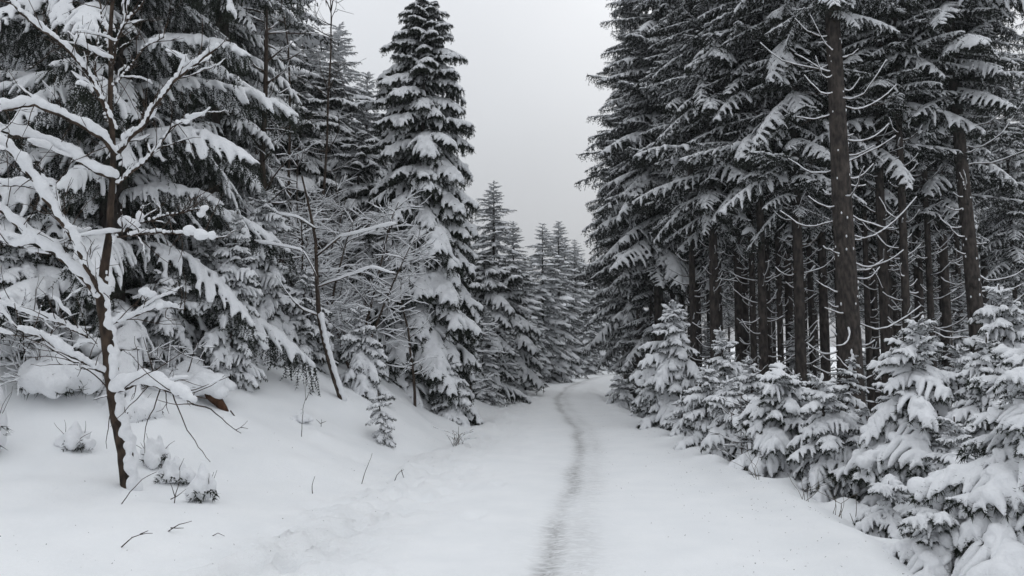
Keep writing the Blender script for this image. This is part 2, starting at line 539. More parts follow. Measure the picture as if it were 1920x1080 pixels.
    ms = remesh(V, F, voxel or snow_r * 0.5, snow_tris, name + '_snow', M_SNOW, 2, snow_r * 0.42 if lump else 0.0, 0.7 / snow_r * 0.5)
    return dict(L=L, tw=tw, sn=ms)

LIB = {}
LIB['young'] = [gen_branch('young_branch', 0.62, 10 + i, a=0.20, b=[.42, .55, .30, .62, .45, .36, .5][i], W=[.36, .42, .40, .34, .46, .38, .3][i], droop=[.6, .8, .5, .9, .7, .6, 1.0][i],
                           snow_r=[.036, .042, .033, .039, .043, .034, .038][i], cover=[1, .95, .92, 1, 1, .86, .95][i], lump=[3, 4, 2, 3, 5, 1, 3][i], nf=1.6,
                           sp_len=0.052, sp_w=0.008, sp=0.014, k=6, node=0.062, snow_tris=2400, voxel=0.011) for i in range(7)]
LIB['mid'] = [gen_branch('spruce_branch', 1.25, 30 + i, a=0.12, b=[.34, .44, .28, .5, .38][i], W=0.40, droop=0.6, snow_r=[.048, .054, .044, .050, .046][i], cover=[1, 1, .94, .97, 1][i],
                         hang=0.15, lump=[1, 2, 1, 2, 1][i], nf=2.2,
                         sp_len=0.075, sp_w=0.013, sp=0.028, k=4, node=0.080, tert=True, snow_tris=3400, voxel=0.018) for i in range(5)]
LIB['long'] = [gen_branch('drooping_branch', 2.4, 50 + i, a=0.22, b=[.62, .5, .72, .58, .66][i], W=[.22, .18, .25, .2, .23][i], droop=0.9, snow_r=[.046, .055, .04, .05, .043][i], cover=[.84, .92, .74, .84, .78][i], hang=0.40, lump=5, nf=1.8,
                          sp_len=0.055, sp_w=0.012, sp=0.032, k=3, node=0.10, tert=True, snow_tris=5000, voxel=0.022) for i in range(5)]
TB = dict(hang=0.16, tert=True, needle=M_NEEDLE_OLD)
LIB['tall'] = [gen_branch('mature_branch', 1.7, 70 + i, a=[.05, .12, .0, .08, .1, .02][i], b=[.10, .22, .02, .15, .28, .06][i], W=[.30, .34, .26, .36, .30, .34][i], droop=[.4, .6, .35, .5, .7, .45][i],
                          snow_r=[.031, .036, .029, .034, .037, .031][i], cover=[.82, .90, .76, .86, .92, .80][i], nf=5.0,
                          sp_len=0.095, sp_w=0.022, sp=0.070, k=2, node=0.125, snow_tris=800, voxel=0.024, **TB) for i in range(6)]
LIB['tallhi'] = [gen_branch('mature_spruce_branch', 1.7, 90 + i, a=[.05, .12, .0, .08, .1][i], b=[.10, .22, .02, .15, .28][i], W=[.30, .34, .26, .36, .30][i], droop=[.4, .6, .35, .5, .7][i],
                          snow_r=[.030, .035, .027, .033, .037][i], cover=[.82, .90, .76, .86, .92][i], nf=5.0,
                          sp_len=0.065, sp_w=0.015, sp=0.038, k=3, node=0.10, snow_tris=2600, voxel=0.022, **TB) for i in range(5)]
LIB['far'] = [gen_branch('far_branch', 1.5, 110 + i, a=0.12, b=0.30, W=0.36, droop=0.5, snow_r=[.062, .054, .066, .058][i], cover=[.97, .88, 1, .92][i], nf=2.4,
                         sp_len=0.14, sp_w=0.032, sp=0.08, k=2, node=0.13, snow_tris=340, voxel=0.042) for i in range(4)]
for k_ in ('tall', 'far', 'mid', 'young'):
    for e_ in LIB[k_]:
        e_['twa'] = tri_arrays(e_['tw']); e_['sna'] = tri_arrays(e_['sn'])

# ------------------------------------------------------------------ spruces
def plan(H, z0, prof, rng, whorl=0.30, per=5, extra=2, pitch_top=45, pitch_low=-18, top_gap=0.12, irregular=0.22, pj=8):
    """branches of a spruce: height, yaw, length, pitch. prof maps 0 (top) .. 1 (lowest) to radius"""
    res = []
    z = H - top_gap
    while z > z0:
        f = (H - z) / (H - z0)
        R = np.interp(f, prof[0], prof[1])
        step = whorl * (0.5 + 0.7 * min(1, f * 3)) * rng.uniform(0.85, 1.15)
        y0 = rng.uniform(0, 2 * PI)
        for i in range(per):
            res.append((z + rng.uniform(-0.3, 0.3) * step, y0 + (i + rng.uniform(-.35, .35)) * 2 * PI / per,
                        R * rng.uniform(1 - irregular, 1 + irregular), f))
        for i in range(extra):
            res.append((z - step * rng.uniform(0.3, 0.8), rng.uniform(0, 2 * PI), R * rng.uniform(0.45, 0.85), f))
        z -= step
    outl = []
    for (z, yw, L, f) in res:
        p = math.radians(np.interp(f, [0, 0.12, 0.4, 1], [pitch_top, pitch_top * 0.45, pitch_low * 0.35, pitch_low]) + rng.normal(0, pj))
        outl.append((max(z, 0.04), yw, L, p))
    return outl

def trunk_mesh(H, r, rng, lean=(0, 0), mat=None, sides=10, seg=14, flare=1.25, bend=0.02):
    t = np.linspace(0, 1, seg)
    x = lean[0] * H * t + bend * H * np.sin(t * PI * 1.3 + rng.uniform(0, 3)) * t * 0.3
    y = lean[1] * H * t + bend * H * np.sin(t * PI * 1.1 + rng.uniform(0, 3)) * t * 0.3
    P_ = np.stack([x, y, H * t - 0.25 * (1 - t)], 1)
    R_ = r * (1 - t) ** 0.85 + 0.008
    R_[0] *= flare
    V, F = tube(P_, R_, sides, True, rng, 0.05)
    return mesh_np('trunk', V, F, mat or M_BARK, True), P_

def leader_snow(H, rng, r=0.03):
    acc = Acc()
    for k in range(5):
        acc.add(*blob((rng.normal(0, .012), rng.normal(0, .012), H - 0.02 - 0.07 * k), (r * (0.7 + 0.15 * k), r * (0.7 + 0.15 * k), 0.05)))
    return remesh(*acc.arrays(), r * 0.4, 300, 'leader_snow', M_SNOW)

def spruce_parts(label, loc, H, z0, prof, lib, seed, group=None, trunk_r=None, cat='spruce', name='spruce_tree', lean=(0, 0), capped=True, **kw):
    """a spruce whose every branch is a part of its own, each carrying its snow"""
    rng = np.random.default_rng(seed)
    root = bpy.data.objects.new(name, None); COL.objects.link(root)
    root.location = loc
    root.rotation_euler = (-lean[1], lean[0], 0)
    tag(root, label, cat, group)
    tm, _ = trunk_mesh(H, trunk_r or H * 0.014 + 0.01, rng, bend=0.004)
    link('trunk', tm, root)
    L_ = LIB[lib]
    for (z, yw, ln, p) in plan(H, z0, prof, rng, **kw):
        e_ = L_[rng.integers(len(L_))]
        s = ln / e_['L']
        sv = (s, s * rng.uniform(0.85, 1.1) * (1 if s > 0.6 else 1.2), s * 1.0)
        bo = link('branch', e_['tw'], root, (0, 0, z), (rng.normal(0, 0.12), -p, yw), sv)
        link('snow', e_['sn'], bo)
    if capped: link('snow_cap', leader_snow(H, rng, 0.028), root)
    return root

def spruce_merged(label, loc, H, z0, prof, lib, seed, group=None, trunk_r=None, name='spruce_tree', cat='spruce', dead=0, **kw):
    """a spruce seen from further off: trunk, crown, and the snow lying in it"""
    rng = np.random.default_rng(seed)
    root = bpy.data.objects.new(name, None); COL.objects.link(root); root.location = loc
    tag(root, label, cat, group)
    tm, _ = trunk_mesh(H, trunk_r or H * 0.011, rng, sides=8, bend=0.006)
    link('trunk', tm, root)
    A, S = Acc(), Acc()
    L_ = LIB[lib]
    for (z, yw, ln, p) in plan(H, z0, prof, rng, **kw):
        e_ = L_[rng.integers(len(L_))]
        s = ln / e_['L']
        M = (Matrix.Translation((0, 0, z)) @ Matrix.Rotation(yw, 4, 'Z') @ Matrix.Rotation(-p, 4, 'Y') @ Matrix.Rotation(rng.normal(0, .15), 4, 'X') @ Matrix.Scale(s, 4))
        M = np.array(M)
        for acc, (V, F) in ((A, e_['twa']), (S, e_['sna'])):
            acc.add(V @ M[:3, :3].T + M[:3, 3], F)
    link('crown', A.mesh('crown', M_NEEDLE_OLD if lib == 'tall' else M_NEEDLE), root, kind='stuff')
    link('snow', S.mesh('crown_snow', M_SNOW, True), root, kind='stuff')
    if dead:
        W_, S2 = Acc(), Acc()
        add_dead(W_, S2, rng, 1.0, z0 + 0.8, dead, H * 0.011, H)
        link('dead_twigs', W_.mesh('dead_twigs', M_TWIG), root, kind='stuff')
        link('twig_snow', S2.mesh('twig_snow', M_SNOW, True), root, kind='stuff')
    return root

def dead_branch(rng, ln, yw):
    t = np.linspace(0, 1, 7)
    kind = rng.random()
    up = rng.uniform(0.2, 0.55) if kind < 0.85 else rng.uniform(-0.35, 0.15)
    c, s = math.cos(yw), math.sin(yw)
    sw = rng.normal(0, 0.2)
    r_ = ln * t
    z = ln * (-rng.uniform(0.02, 0.18) * np.sin(t * PI) + up * t ** rng.uniform(1.2, 2.6))
    J = np.cumsum(rng.normal(0, 0.022 * ln, (7, 3)), 0); J[0] = 0
    return np.stack([r_ * c - sw * ln * t ** 2 * s, r_ * s + sw * ln * t ** 2 * c, z], 1) + J

def add_dead(W_, S_, rng, za, zb, n, r0, H):
    for k in range(n):
        z = rng.uniform(za, zb); yw = rng.uniform(0, 2 * PI); ln = rng.uniform(0.15, 0.75)
        p = dead_branch(rng, ln, yw) + np.array([0, 0, z])
        W_.add(*tube(p, np.linspace(0.011, 0.004, 7), 4, False))
        q = p[1:].copy(); q[:, 2] += 0.022
        if rng.random() < 0.8:
            S_.add(*tube(q, 0.0115 * rng.uniform(0.6, 1.3, 6), 5, True, rng, 0.15))

CONE = ([0, 0.12, 0.3, 0.6, 1.0], [0.10, 0.35, 0.62, 0.88, 1.0])
def prof(R, shape=CONE): return (shape[0], [R * v for v in shape[1]])
COLUMN = ([0, 0.08, 0.2, 0.4, 0.7, 1.0], [0.14, 0.40, 0.68, 0.84, 0.95, 1.0])
OLD = ([0, 0.15, 0.4, 0.7, 0.9, 1.0], [0.10, 0.38, 0.70, 0.98, 1.0, 0.75])

# --- the tall snow-laden spruce left of the road
spruce_parts('tall slender spruce left of the road, alone against the sky with tiered snow shelves',
             G(790, 18.0), 9.3, 0.25, ([0, 0.04, 0.08, 0.14, 0.25, 0.4, 0.6, 0.8, 1], [0.16, 0.52, 0.60, 0.90, 1.08, 1.30, 1.54, 1.82, 1.75]),
             'mid', 3, whorl=0.42, per=9, extra=3, pj=5, irregular=0.16, pitch_top=14, pitch_low=-24, top_gap=0.25, capped=False, trunk_r=0.11)

# --- huge dark spruce behind the bare birch on the far left
spruce_parts('huge dark spruce with long drooping boughs, behind the bare foreground tree',
             G(205, 11.5), 14.0, 0.7, ([0, 0.3, 0.6, 1], [0.5, 1.5, 2.2, 2.5]), 'long', 5, whorl=0.60, per=6, extra=3, pj=10,
             pitch_top=30, pitch_low=2, trunk_r=0.2, capped=False)
spruce_parts('dark spruce with hanging curtain-like boughs, right of the huge spruce',
             G(400, 14.5), 15.0, 1.0, ([0, 0.3, 0.6, 1], [0.4, 1.1, 1.5, 1.7]), 'long', 6, whorl=0.55, per=5, extra=3,
             pitch_top=25, pitch_low=-8, trunk_r=0.17, capped=False)
spruce_parts('dark heavy-limbed spruce cut off by the left edge of the picture, behind the bare tree',
             G(-60, 13.5), 14.0, 0.6, ([0, 0.3, 0.6, 1], [0.5, 1.5, 2.1, 2.4]), 'long', 7, whorl=0.65, per=5, extra=2,
             pitch_top=30, pitch_low=0, trunk_r=0.2, capped=False)

# --- young spruces, each with branch parts
YOUNG = [  # px, distance, height, radius, seed, label
    (1868, 6.2, 2.25, 0.85, 201, 'nearest young spruce at the right edge, broad snow pads and bare leader twigs'),
    (1655, 9.0, 2.45, 0.80, 202, 'upright young spruce with pointed snowy top, right of the thickest bare trunk'),
    (1545, 9.7, 1.55, 0.62, 203, 'low young spruce rounded with snow, left of the upright one beside the snow mound'),
    (1452, 10.8, 1.55, 0.80, 204, 'squat wide young spruce buried in snow before the thin dark trunks'),
    (1372, 12.2, 1.45, 0.62, 205, 'small snow-smothered spruce next after the squat wide one along the road shoulder'),
    (1318, 13.6, 1.40, 0.60, 206, 'bushy little spruce leaning over the road shoulder beside the large cone-shaped one'),
    (1250, 17.0, 2.75, 0.95, 207, 'cone-shaped young spruce standing clear in front of the first tall trunk'),
    (1835, 8.6, 2.35, 0.62, 208, 'narrow young spruce with knobbly snow lumps, just behind the nearest one at the right edge'),
    (1745, 9.6, 1.75, 0.75, 209, 'dense low spruce filling the gap behind the upright pointed one'),
    (1905, 10.5, 3.1, 0.95, 210, 'tall young spruce cut by the right edge, behind the nearest one'),
    (1372, 15.5, 2.35, 0.62, 211, 'slim pale young spruce with tiered snowy top, behind the small snow-smothered one'),
    (1165, 24.0, 0.95, 0.55, 212, 'tiny dark spruce on the road shoulder at the foot of the first tall trees'),
    (1745, 6.35, 0.62, 0.55, 213, 'knee-high snow-covered spruce beside the road at lower right'),
    (1562, 13.0, 2.15, 0.42, 214, 'very thin young spruce directly beside the thickest bare trunk'),
    (1290, 15.2, 1.1, 0.55, 227, 'waist-high spruce squeezed against the right flank of the cone-shaped one'),
    (1480, 13.2, 1.75, 0.6, 228, 'young spruce rising behind the squat wide one, its tip among the thin trunks'),
    (1690, 11.8, 2.0, 0.7, 229, 'young spruce with a crooked tip behind the upright pointed one'),
    (1790, 12.5, 2.2, 0.7, 230, 'young spruce half hidden between the low dense one and the narrow knobbly one'),
    (432, 11.8, 2.60, 0.55, 215, 'narrow drooping spruce heavy with snow, below the curtain-like boughs on the left bank'),
    (562, 14.0, 1.75, 0.66, 216, 'plump young spruce on the left bank, left of the thin leaning trunk'),
    (688, 14.3, 1.62, 0.62, 217, 'small conical spruce draped in snow, right of the thin leaning trunk'),
    (300, 11.5, 1.35, 0.70, 218, 'low spreading snow-covered spruce behind the bare tree trunk'),
    (60, 10.4, 2.0, 1.0, 219, 'broad snow-smothered spruce at the left edge of the picture'),
    (845, 17.0, 1.35, 0.62, 220, 'low spruce skirt of snowy boughs at the right foot of the tall slender spruce'),
    (735, 17.2, 1.5, 0.55, 221, 'low snowy spruce at the left foot of the tall slender spruce'),
    (495, 13.6, 2.9, 0.7, 223, 'pale snowy spruce between the curtain-boughed spruce and the thin dark trunk'),
    (640, 18.0, 3.4, 0.9, 224, 'half-grown spruce behind the thin leaning trunk'),
    (150, 12.0, 2.2, 0.9, 225, 'snow-smothered spruce under the huge dark spruce'),
    (365, 12.6, 1.9, 0.8, 226, 'low spruce tucked between the huge dark spruce and the narrow drooping one'),
    (1410, 12.0, 1.15, 0.45, 231, 'little pointed spruce at the shoulder between the squat wide one and the small snow-smothered one'),
    (1500, 10.6, 1.25, 0.48, 232, 'little snowy spruce filling in between the squat wide one and the low rounded one'),
    (1600, 9.6, 1.30, 0.45, 233, 'little pointed spruce pressed against the left side of the upright pointed one'),
    (1350, 13.2, 1.25, 0.45, 234, 'narrow little spruce between the two bushy ones nearest the cone-shaped one'),
    (1700, 8.6, 1.45, 0.5, 235, 'pointed spruce of chest height just right of the upright pointed one'),
    (1780, 7.7, 1.45, 0.5, 236, 'chest-high spruce at the left side of the nearest one, darkly gapped'),
    (1420, 14.5, 1.9, 0.5, 237, 'slender young spruce whose tip rises behind the squat wide one on its left'),
    (1640, 7.9, 0.7, 0.4, 238, 'knee-high tuft-like spruce right behind the smooth snow mound'),
    (1275, 15.0, 0.85, 0.4, 239, 'knee-high spruce at the road shoulder under the cone-shaped one'),
    (1215, 19.5, 1.6, 0.55, 240, 'young spruce at the left side of the cone-shaped one'),
]
for (px, d, H, R, sd, lab) in YOUNG:
    grp = 'young spruces along the right road shoulder' if px > 1000 else 'young spruces on the left bank'
    heavy = R / H > 0.5
    kw = dict(whorl=0.17, per=6, extra=4, pj=12, irregular=0.3) if H < 2 else dict(whorl=0.20, per=6, extra=4, pj=12, irregular=0.3)
    lr = np.random.default_rng(sd); kw['lean'] = (lr.normal(0, 0.085), lr.normal(0, 0.06))
    spruce_parts(lab, G(px, d, 0.06), H, 0.06, prof(R, COLUMN if heavy else CONE), 'young', sd, grp, name='young_spruce',
                 pitch_top=50, pitch_low=-22, trunk_r=0.012 * H + 0.012, capped=True, **kw)

# --- first tall spruce right of the road, branch by branch
first_tall = spruce_parts('tall spruce nearest the bend on the right, its crown outlined against the sky',
             G(1235, 25.0), 17.5, 4.6, ([0, 0.15, 0.4, 0.7, 0.9, 1.0], [0.3, 0.9, 1.5, 2.1, 2.45, 2.0]), 'tallhi', 8,
             whorl=0.34, per=7, extra=4, irregular=0.3, pj=12, pitch_top=35, pitch_low=-20, trunk_r=0.17, capped=False)

spruce_parts('dark spruce clothed to the ground at the bend, left of the bare trunks', G(1188, 29.0), 12.0, 1.3,
             ([0, 0.15, 0.4, 0.7, 0.85, 1.0], [0.3, 0.9, 1.5, 1.95, 1.7, 1.0]), 'tallhi', 43, whorl=0.42, per=6, extra=3, irregular=0.35, pj=12,
             pitch_top=35, pitch_low=-26, trunk_r=0.13, capped=False)
spruce_parts('ragged dark spruce with low boughs, behind the cone-shaped young spruce', G(1222, 26.0), 8.0, 1.2,
             ([0, 0.15, 0.4, 0.7, 1.0], [0.3, 0.8, 1.2, 1.5, 1.3]), 'tallhi', 44, whorl=0.45, per=5, extra=3, irregular=0.4, pj=14,
             pitch_top=35, pitch_low=-26, trunk_r=0.10, capped=False)

# --- other mature spruces: three protos, then copies
def mature(label, loc, H, z0, R, seed, dead=55, group=None):
    return spruce_merged(label, loc, H, z0, prof(R, OLD), 'tall', seed, group, dead=dead, whorl=0.40, per=6, extra=3, irregular=0.4, pj=14,
                         pitch_top=35, pitch_low=-20, trunk_r=H * 0.0070, name='mature_spruce')
MG = 'mature spruces of the stand right of the road'
protoA = mature('mature spruce with a paired trunk neighbour, second in from the bend', G(1385, 21.0), 17.0, 5.2, 1.75, 21, group=MG)
protoB = mature('mature spruce whose thin dark bare trunk stands left of the thickest trunk', G(1430, 18.5), 16.5, 6.2, 1.6, 22, group=MG)
protoC = mature('mature spruce with long bare lower twigs, half hidden behind the thickest trunk', G(1545, 20.0), 18.5, 5.6, 1.9, 23, group=MG)
protos = [protoA, protoB, protoC]
big = protoC
RIGHT = [  # px, distance, proto, scale, label
    (1198, 27.5, 1, 0.95, 'mature spruce with a dark trunk just left of the nearest-bend spruce'),
    (1180, 30.0, 2, 0.85, 'mature spruce leaning its snowy lower boughs over the road bend'),
    (1262, 29.0, 0, 1.0, 'mature spruce whose trunk shows close right of the nearest-bend spruce trunk'),
    (1480, 22.5, 0, 1.05, 'mature spruce with a straight brown trunk, midway between the paired trunk and the thickest trunk'),
    (1506, 25.0, 1, 1.1, 'mature spruce with a slim trunk, close right of the straight brown one'),
    (1397, 24.5, 2, 0.95, 'mature spruce whose trunk stands touching its paired neighbour'),
    (1640, 24.0, 0, 1.0, 'mature spruce in shade behind the right side of the thickest trunk'),
    (1725, 20.0, 1, 1.1, 'mature spruce with short snowy stubs, left of the leaning dark trunk'),
    (1770, 24.0, 2, 1.0, 'mature spruce with a thin trunk immediately left of the leaning dark trunk'),
    (1700, 29.0, 0, 1.05, 'mature spruce deep in shade between the thickest trunk and the leaning one'),
    (1905, 21.0, 1, 0.62, 'mature spruce near the right edge with the sky showing above it'),
    (1330, 31.0, 1, 1.0, 'mature spruce standing back between the nearest-bend spruce and the paired trunks'),
    (1590, 30.0, 2, 1.0, 'mature spruce standing far behind the thickest trunk'),
    (1440, 31.0, 0, 1.0, 'mature spruce far behind the thin dark bare trunk'),
    (1305, 24.5, 2, 0.9, 'mature spruce with a dense crown to the right of the nearest-bend spruce'),
    (1412, 20.0, 3, 1.0, 'slim spruce with a pole-like trunk, right of the paired trunks'),
    (1462, 19.5, 3, 1.0, 'slim dark spruce trunk between the thin dark bare one and the straight brown one'),
    (1522, 21.0, 3, 1.05, 'slim spruce pole just left of the half-hidden spruce behind the thickest trunk'),
    (1628, 19.0, 3, 0.95, 'slim spruce pole standing right beside the thickest trunk'),
    (1668, 21.5, 3, 1.0, 'slim spruce pole behind the upright young spruce with the pointed top'),
    (1745, 18.5, 3, 1.0, 'slim spruce pole above the dense low young spruce'),
    (1280, 26.0, 3, 1.1, 'slim spruce pole rising behind the cone-shaped young spruce'),
    (1310, 27.5, 3, 1.1, 'slim spruce pole in the gap right of the nearest-bend spruce'),
    (1572, 24.5, 3, 1.1, 'slim spruce pole showing through directly behind the thickest trunk'),
    (1800, 21.5, 3, 1.0, 'slim spruce pole left of the leaning dark trunk, deep in shade'),
    (1495, 19.0, 3, 1.0, 'slim spruce pole between the straight brown trunk and its close right neighbour'),
    (1220, 30.0, 3, 1.1, 'slim spruce pole behind the left side of the nearest-bend spruce'),
    (1172, 33.0, 0, 0.85, 'mature spruce with snowy boughs reaching lowest over the road end'),
    (1340, 19.5, 2, 0.95, 'mature spruce forming the dark wall right of the nearest-bend spruce crown'),
    (1660, 17.5, 1, 1.05, 'mature spruce whose crown hangs right of the thickest trunk top'),
    (1500, 17.5, 0, 1.05, 'mature spruce whose crown hangs left of the thickest trunk top'),
    (1775, 19.0, 0, 1.0, 'mature spruce crowding the leaning dark trunk from its left'),
    (1300, 21.0, 3, 1.15, 'slim spruce pole close behind the cone-shaped young spruce on its right'),
    (1440, 22.0, 3, 1.1, 'slim spruce pole close behind the thin dark bare trunk'),
    (1700, 17.0, 3, 1.1, 'slim spruce pole between the thickest trunk and the leaning one'),
    (1850, 28.0, 0, 1.1, 'mature spruce behind the leaning dark trunk near the right edge'),
]
protoS = spruce_merged('slim spruce with a bare pole-like trunk, between the paired trunk and the nearest-bend spruce', G(1350, 23.0), 14.5, 7.0, prof(1.35, OLD), 'tall', 24, MG,
                       dead=60, whorl=0.46, per=5, extra=3, irregular=0.35, pj=12, pitch_top=35, pitch_low=-15, trunk_r=0.085, name='mature_spruce')
protos.append(protoS)
prng = random.Random(5)
for (px, d, pi, s, lab) in RIGHT:
    copy_tree(protos[pi], G(px, d), prng.uniform(0, 6.28), s, lab, MG)

# --- the thickest trunk with its snow-lined dead branches, and the leaning one
def big_trunk(label, loc, H, r, lean, seed, n_dead, z_lo, z_hi, z0, R, lib='tallhi'):
    rng = np.random.default_rng(seed)
    root = spruce_parts(label, loc, H, z0, prof(R, OLD), lib, seed, MG, r, name='mature_spruce', lean=lean, capped=False,
                        whorl=0.48, per=6, extra=3, irregular=0.35, pj=12, pitch_top=35, pitch_low=-20)
    rt = lambda z: r * (1 - z / H) ** 0.85
    for k in range(n_dead):
        z = z_lo + (z_hi - z_lo) * (k + rng.uniform(-.3, .3)) / n_dead
        yw = rng.choice([PI, 0.0]) + rng.normal(0, 0.65)
        ln = rng.choice([0.25, 0.5, 0.8, 1.1]) * rng.uniform(0.8, 1.2)
        p = dead_branch(rng, ln, yw) + np.array([math.cos(yw) * rt(z) * 0.8, math.sin(yw) * rt(z) * 0.8, z])
        bo = link('dead_branch', mesh_np('dead_branch', *tube(p, np.linspace(0.013, 0.004, 7), 5, True), M_TWIG, True), root)
        q, _ = resample(p[0:], 0.05); q[:, 2] += 0.017
        m = len(q)
        rr = 0.0175 * rng.uniform(0.65, 1.25, m) * (1 - 0.4 * np.linspace(0, 1, m))
        link('snow', mesh_np('branch_snow', *tube(q, rr, 6, True, rng, 0.12), M_SNOW, True), bo)
        if rng.random() < 0.5:
            yw2 = yw + rng.choice((-1, 1)) * 0.6
            p2 = dead_branch(rng, ln * 0.4, yw2) + p[3]
            link('twig', mesh_np('twig', *tube(p2, np.linspace(0.008, 0.003, 7), 4, True), M_TWIG, True), bo)
    S = Acc()
    for k in range(60):
        z = rng.uniform(0.6, z_hi); yw = rng.uniform(0, 2 * PI)
        S.add(*blob((math.cos(yw) * rt(z), math.sin(yw) * rt(z), z), (0.016, 0.016, rng.uniform(0.02, 0.035))))
    link('snow_flecks', S.mesh('snow_flecks', M_SNOW, True), root, kind='stuff')
    return root
big_trunk('mature spruce with the thickest bare brown trunk, ringed by upcurved snow-lined dead branches',
          G(1597, 15.0), 17.0, 0.235, (-0.02, 0.0), 41, 52, 1.2, 8.4, 8.6, 1.7)
big_trunk('mature spruce with a dark trunk leaning left near the right edge, snowy boughs above',
          G(1842, 17.0), 17.0, 0.18, (-0.045, 0.0), 42, 30, 1.2, 7.2, 7.2, 1.9)

# --- deep forest behind, both sides
far_protos = []
for i in range(3):
    far_protos.append(spruce_merged('snowy spruce of the close rank behind', (0, 0, 0), [11, 9.5, 12.5][i], 0.4, prof([1.9, 1.7, 2.0][i], CONE), 'far', 60 + i,
                                    'spruces', whorl=0.42, per=6, extra=3, pitch_top=35, pitch_low=-20))
DR = 'background spruces deep in the stand right of the road'
DRL = 'mature spruce standing deep in the dark stand right of the road'
rng = random.Random(11)
pts = []
tries = 0
while len(pts) < 70 and tries < 5000:
    tries += 1
    d = rng.uniform(30, 75); x = rng.uniform(5, 50)
    if x < float(x_right(d)) + 2.0 or x > d * 0.78: continue
    if any((x - a) ** 2 + (d - c) ** 2 < 7 for a, c in pts): continue
    pts.append((x, d))
for k, (x, d) in enumerate(pts):
    copy_tree(protos[k % 3], (x, d, ground_z(x, d) - 0.05), rng.uniform(0, 6.28), rng.uniform(0.85, 1.1), DRL, DR)
# undergrowth spruces among the right trunks
UG = 'small snowy spruces growing under the right-hand stand'
pts2 = []; tries = 0
while len(pts2) < 42 and tries < 5000:
    tries += 1
    d = rng.uniform(19, 46); x = rng.uniform(5, 36)
    if x < float(x_right(d)) + 1.5 or x > d * 0.7: continue
    if any((x - a) ** 2 + (d - c) ** 2 < 3 for a, c in pts2): continue
    pts2.append((x, d))
for k, (x, d) in enumerate(pts2):
    copy_tree(far_protos[k % 3], (x, d, ground_z(x, d) - 0.05), rng.uniform(0, 6.28), rng.uniform(0.16, 0.34),
              'small snowy spruce growing in the shade among the trunks of the right-hand stand', UG)

LEFT = [  # px, d, proto, scale-to-height m, label
    (625, 26.0, 10.1, 0, 'slim spruce with its tip against the sky, left of the tall slender spruce'),
    (683, 27.0, 9.1, 1, 'spruce with a fine bare tip, close left of the tall slender spruce'),
    (575, 24.0, 9.0, 2, 'spruce tucked behind the thin bare birch tops on the left'),
    (925, 31.0, 7.5, 0, 'pointed spruce standing out right of the tall slender spruce'),
    (890, 26.0, 4.2, 1, 'short spruce behind the right flank of the tall slender spruce'),
    (962, 36.0, 6.9, 2, 'spruce second after the tall slender one along the left roadside'),
    (985, 40.0, 6.0, 1, 'spruce third along the left roadside, before the dark conical one'),
    (1018, 42.0, 8.0, 0, 'dark conical spruce at the outside of the road bend'),
    (1048, 49.0, 9.2, 2, 'spruce with a narrow tip just beyond the dark conical one at the bend'),
    (1078, 57.0, 9.0, 1, 'farthest pale spruce closing the view above the end of the road'),
    (1100, 56.0, 5.0, 0, 'small pale spruce right at the vanishing end of the road'),
    (945, 27.5, 3.0, 2, 'small spruce at the left road edge before the bend'),
    (905, 23.0, 2.7, 0, 'bushy spruce at the left road edge beyond the tall slender spruce'),
    (985, 33.0, 3.2, 1, 'low spruce at the left road edge just before the bend'),
    (760, 24.0, 6.5, 2, 'spruce directly behind the tall slender spruce'),
    (462, 19.0, 11.0, 0, 'spruce with dense dark crown behind the thin dark trunk on the left'),
    (400, 22.0, 14.0, 2, 'tall spruce reaching out of the picture behind the curtain-boughed spruce'),
    (330, 20.0, 14.0, 0, 'tall spruce behind the huge dark spruce on its right'),
    (90, 19.0, 14.0, 1, 'tall spruce behind the huge dark spruce on its left'),
]
for (px, d, h, R, sd, lab) in [(612, 20.5, 7.2, 1.35, 601, 'snow-thick spruce in the dense cluster above the thin leaning trunk'),
        (668, 19.5, 5.6, 1.25, 602, 'rounded snow-thick spruce directly left of the tall slender spruce at half its height'),
        (715, 22.5, 7.0, 1.25, 603, 'snow-thick spruce squeezed against the left flank of the tall slender spruce'),
        (555, 18.5, 6.4, 1.25, 604, 'snow-thick spruce just right of the thin dark upright tree'),
        (908, 24.5, 4.4, 1.2, 605, 'snow-thick spruce filling the foot of the gap right of the tall slender spruce'),
        (948, 29.5, 5.0, 1.4, 606, 'broad snow-thick spruce along the left roadside, beyond the short ones')]:
    spruce_parts(lab, G(px, d), h, 0.2, prof(R, COLUMN), 'mid', sd, 'spruces along the left side of the road', whorl=0.42, per=6, extra=2, irregular=0.3, pj=9,
                 pitch_top=30, pitch_low=-24, capped=False)
HP = [11, 9.5, 12.5]
for (px, d, h, pi, lab) in LEFT:
    copy_tree(far_protos[pi], G(px, d), rng.uniform(0, 6.28), h * 1.05 / HP[pi], lab, 'spruces along the left side of the road', 1.3)
DLg = 'background spruces deep in the wood left of the road'
pts3 = []; tries = 0
while len(pts3) < 80 and tries < 8000:
    tries += 1
    d = rng.uniform(22, 85); x = rng.uniform(-55, 30)
    if x > float(x_left(d)) - (2.2 if d < 45 else 1.5) or x < -d * 0.75: continue
    px = 960 + x / d * FPX
    if 700 < px < 1000 and d < 40: continue
    if any((x - a) ** 2 + (d - c) ** 2 < 6 for a, c in pts3): continue
    pts3.append((x, d))
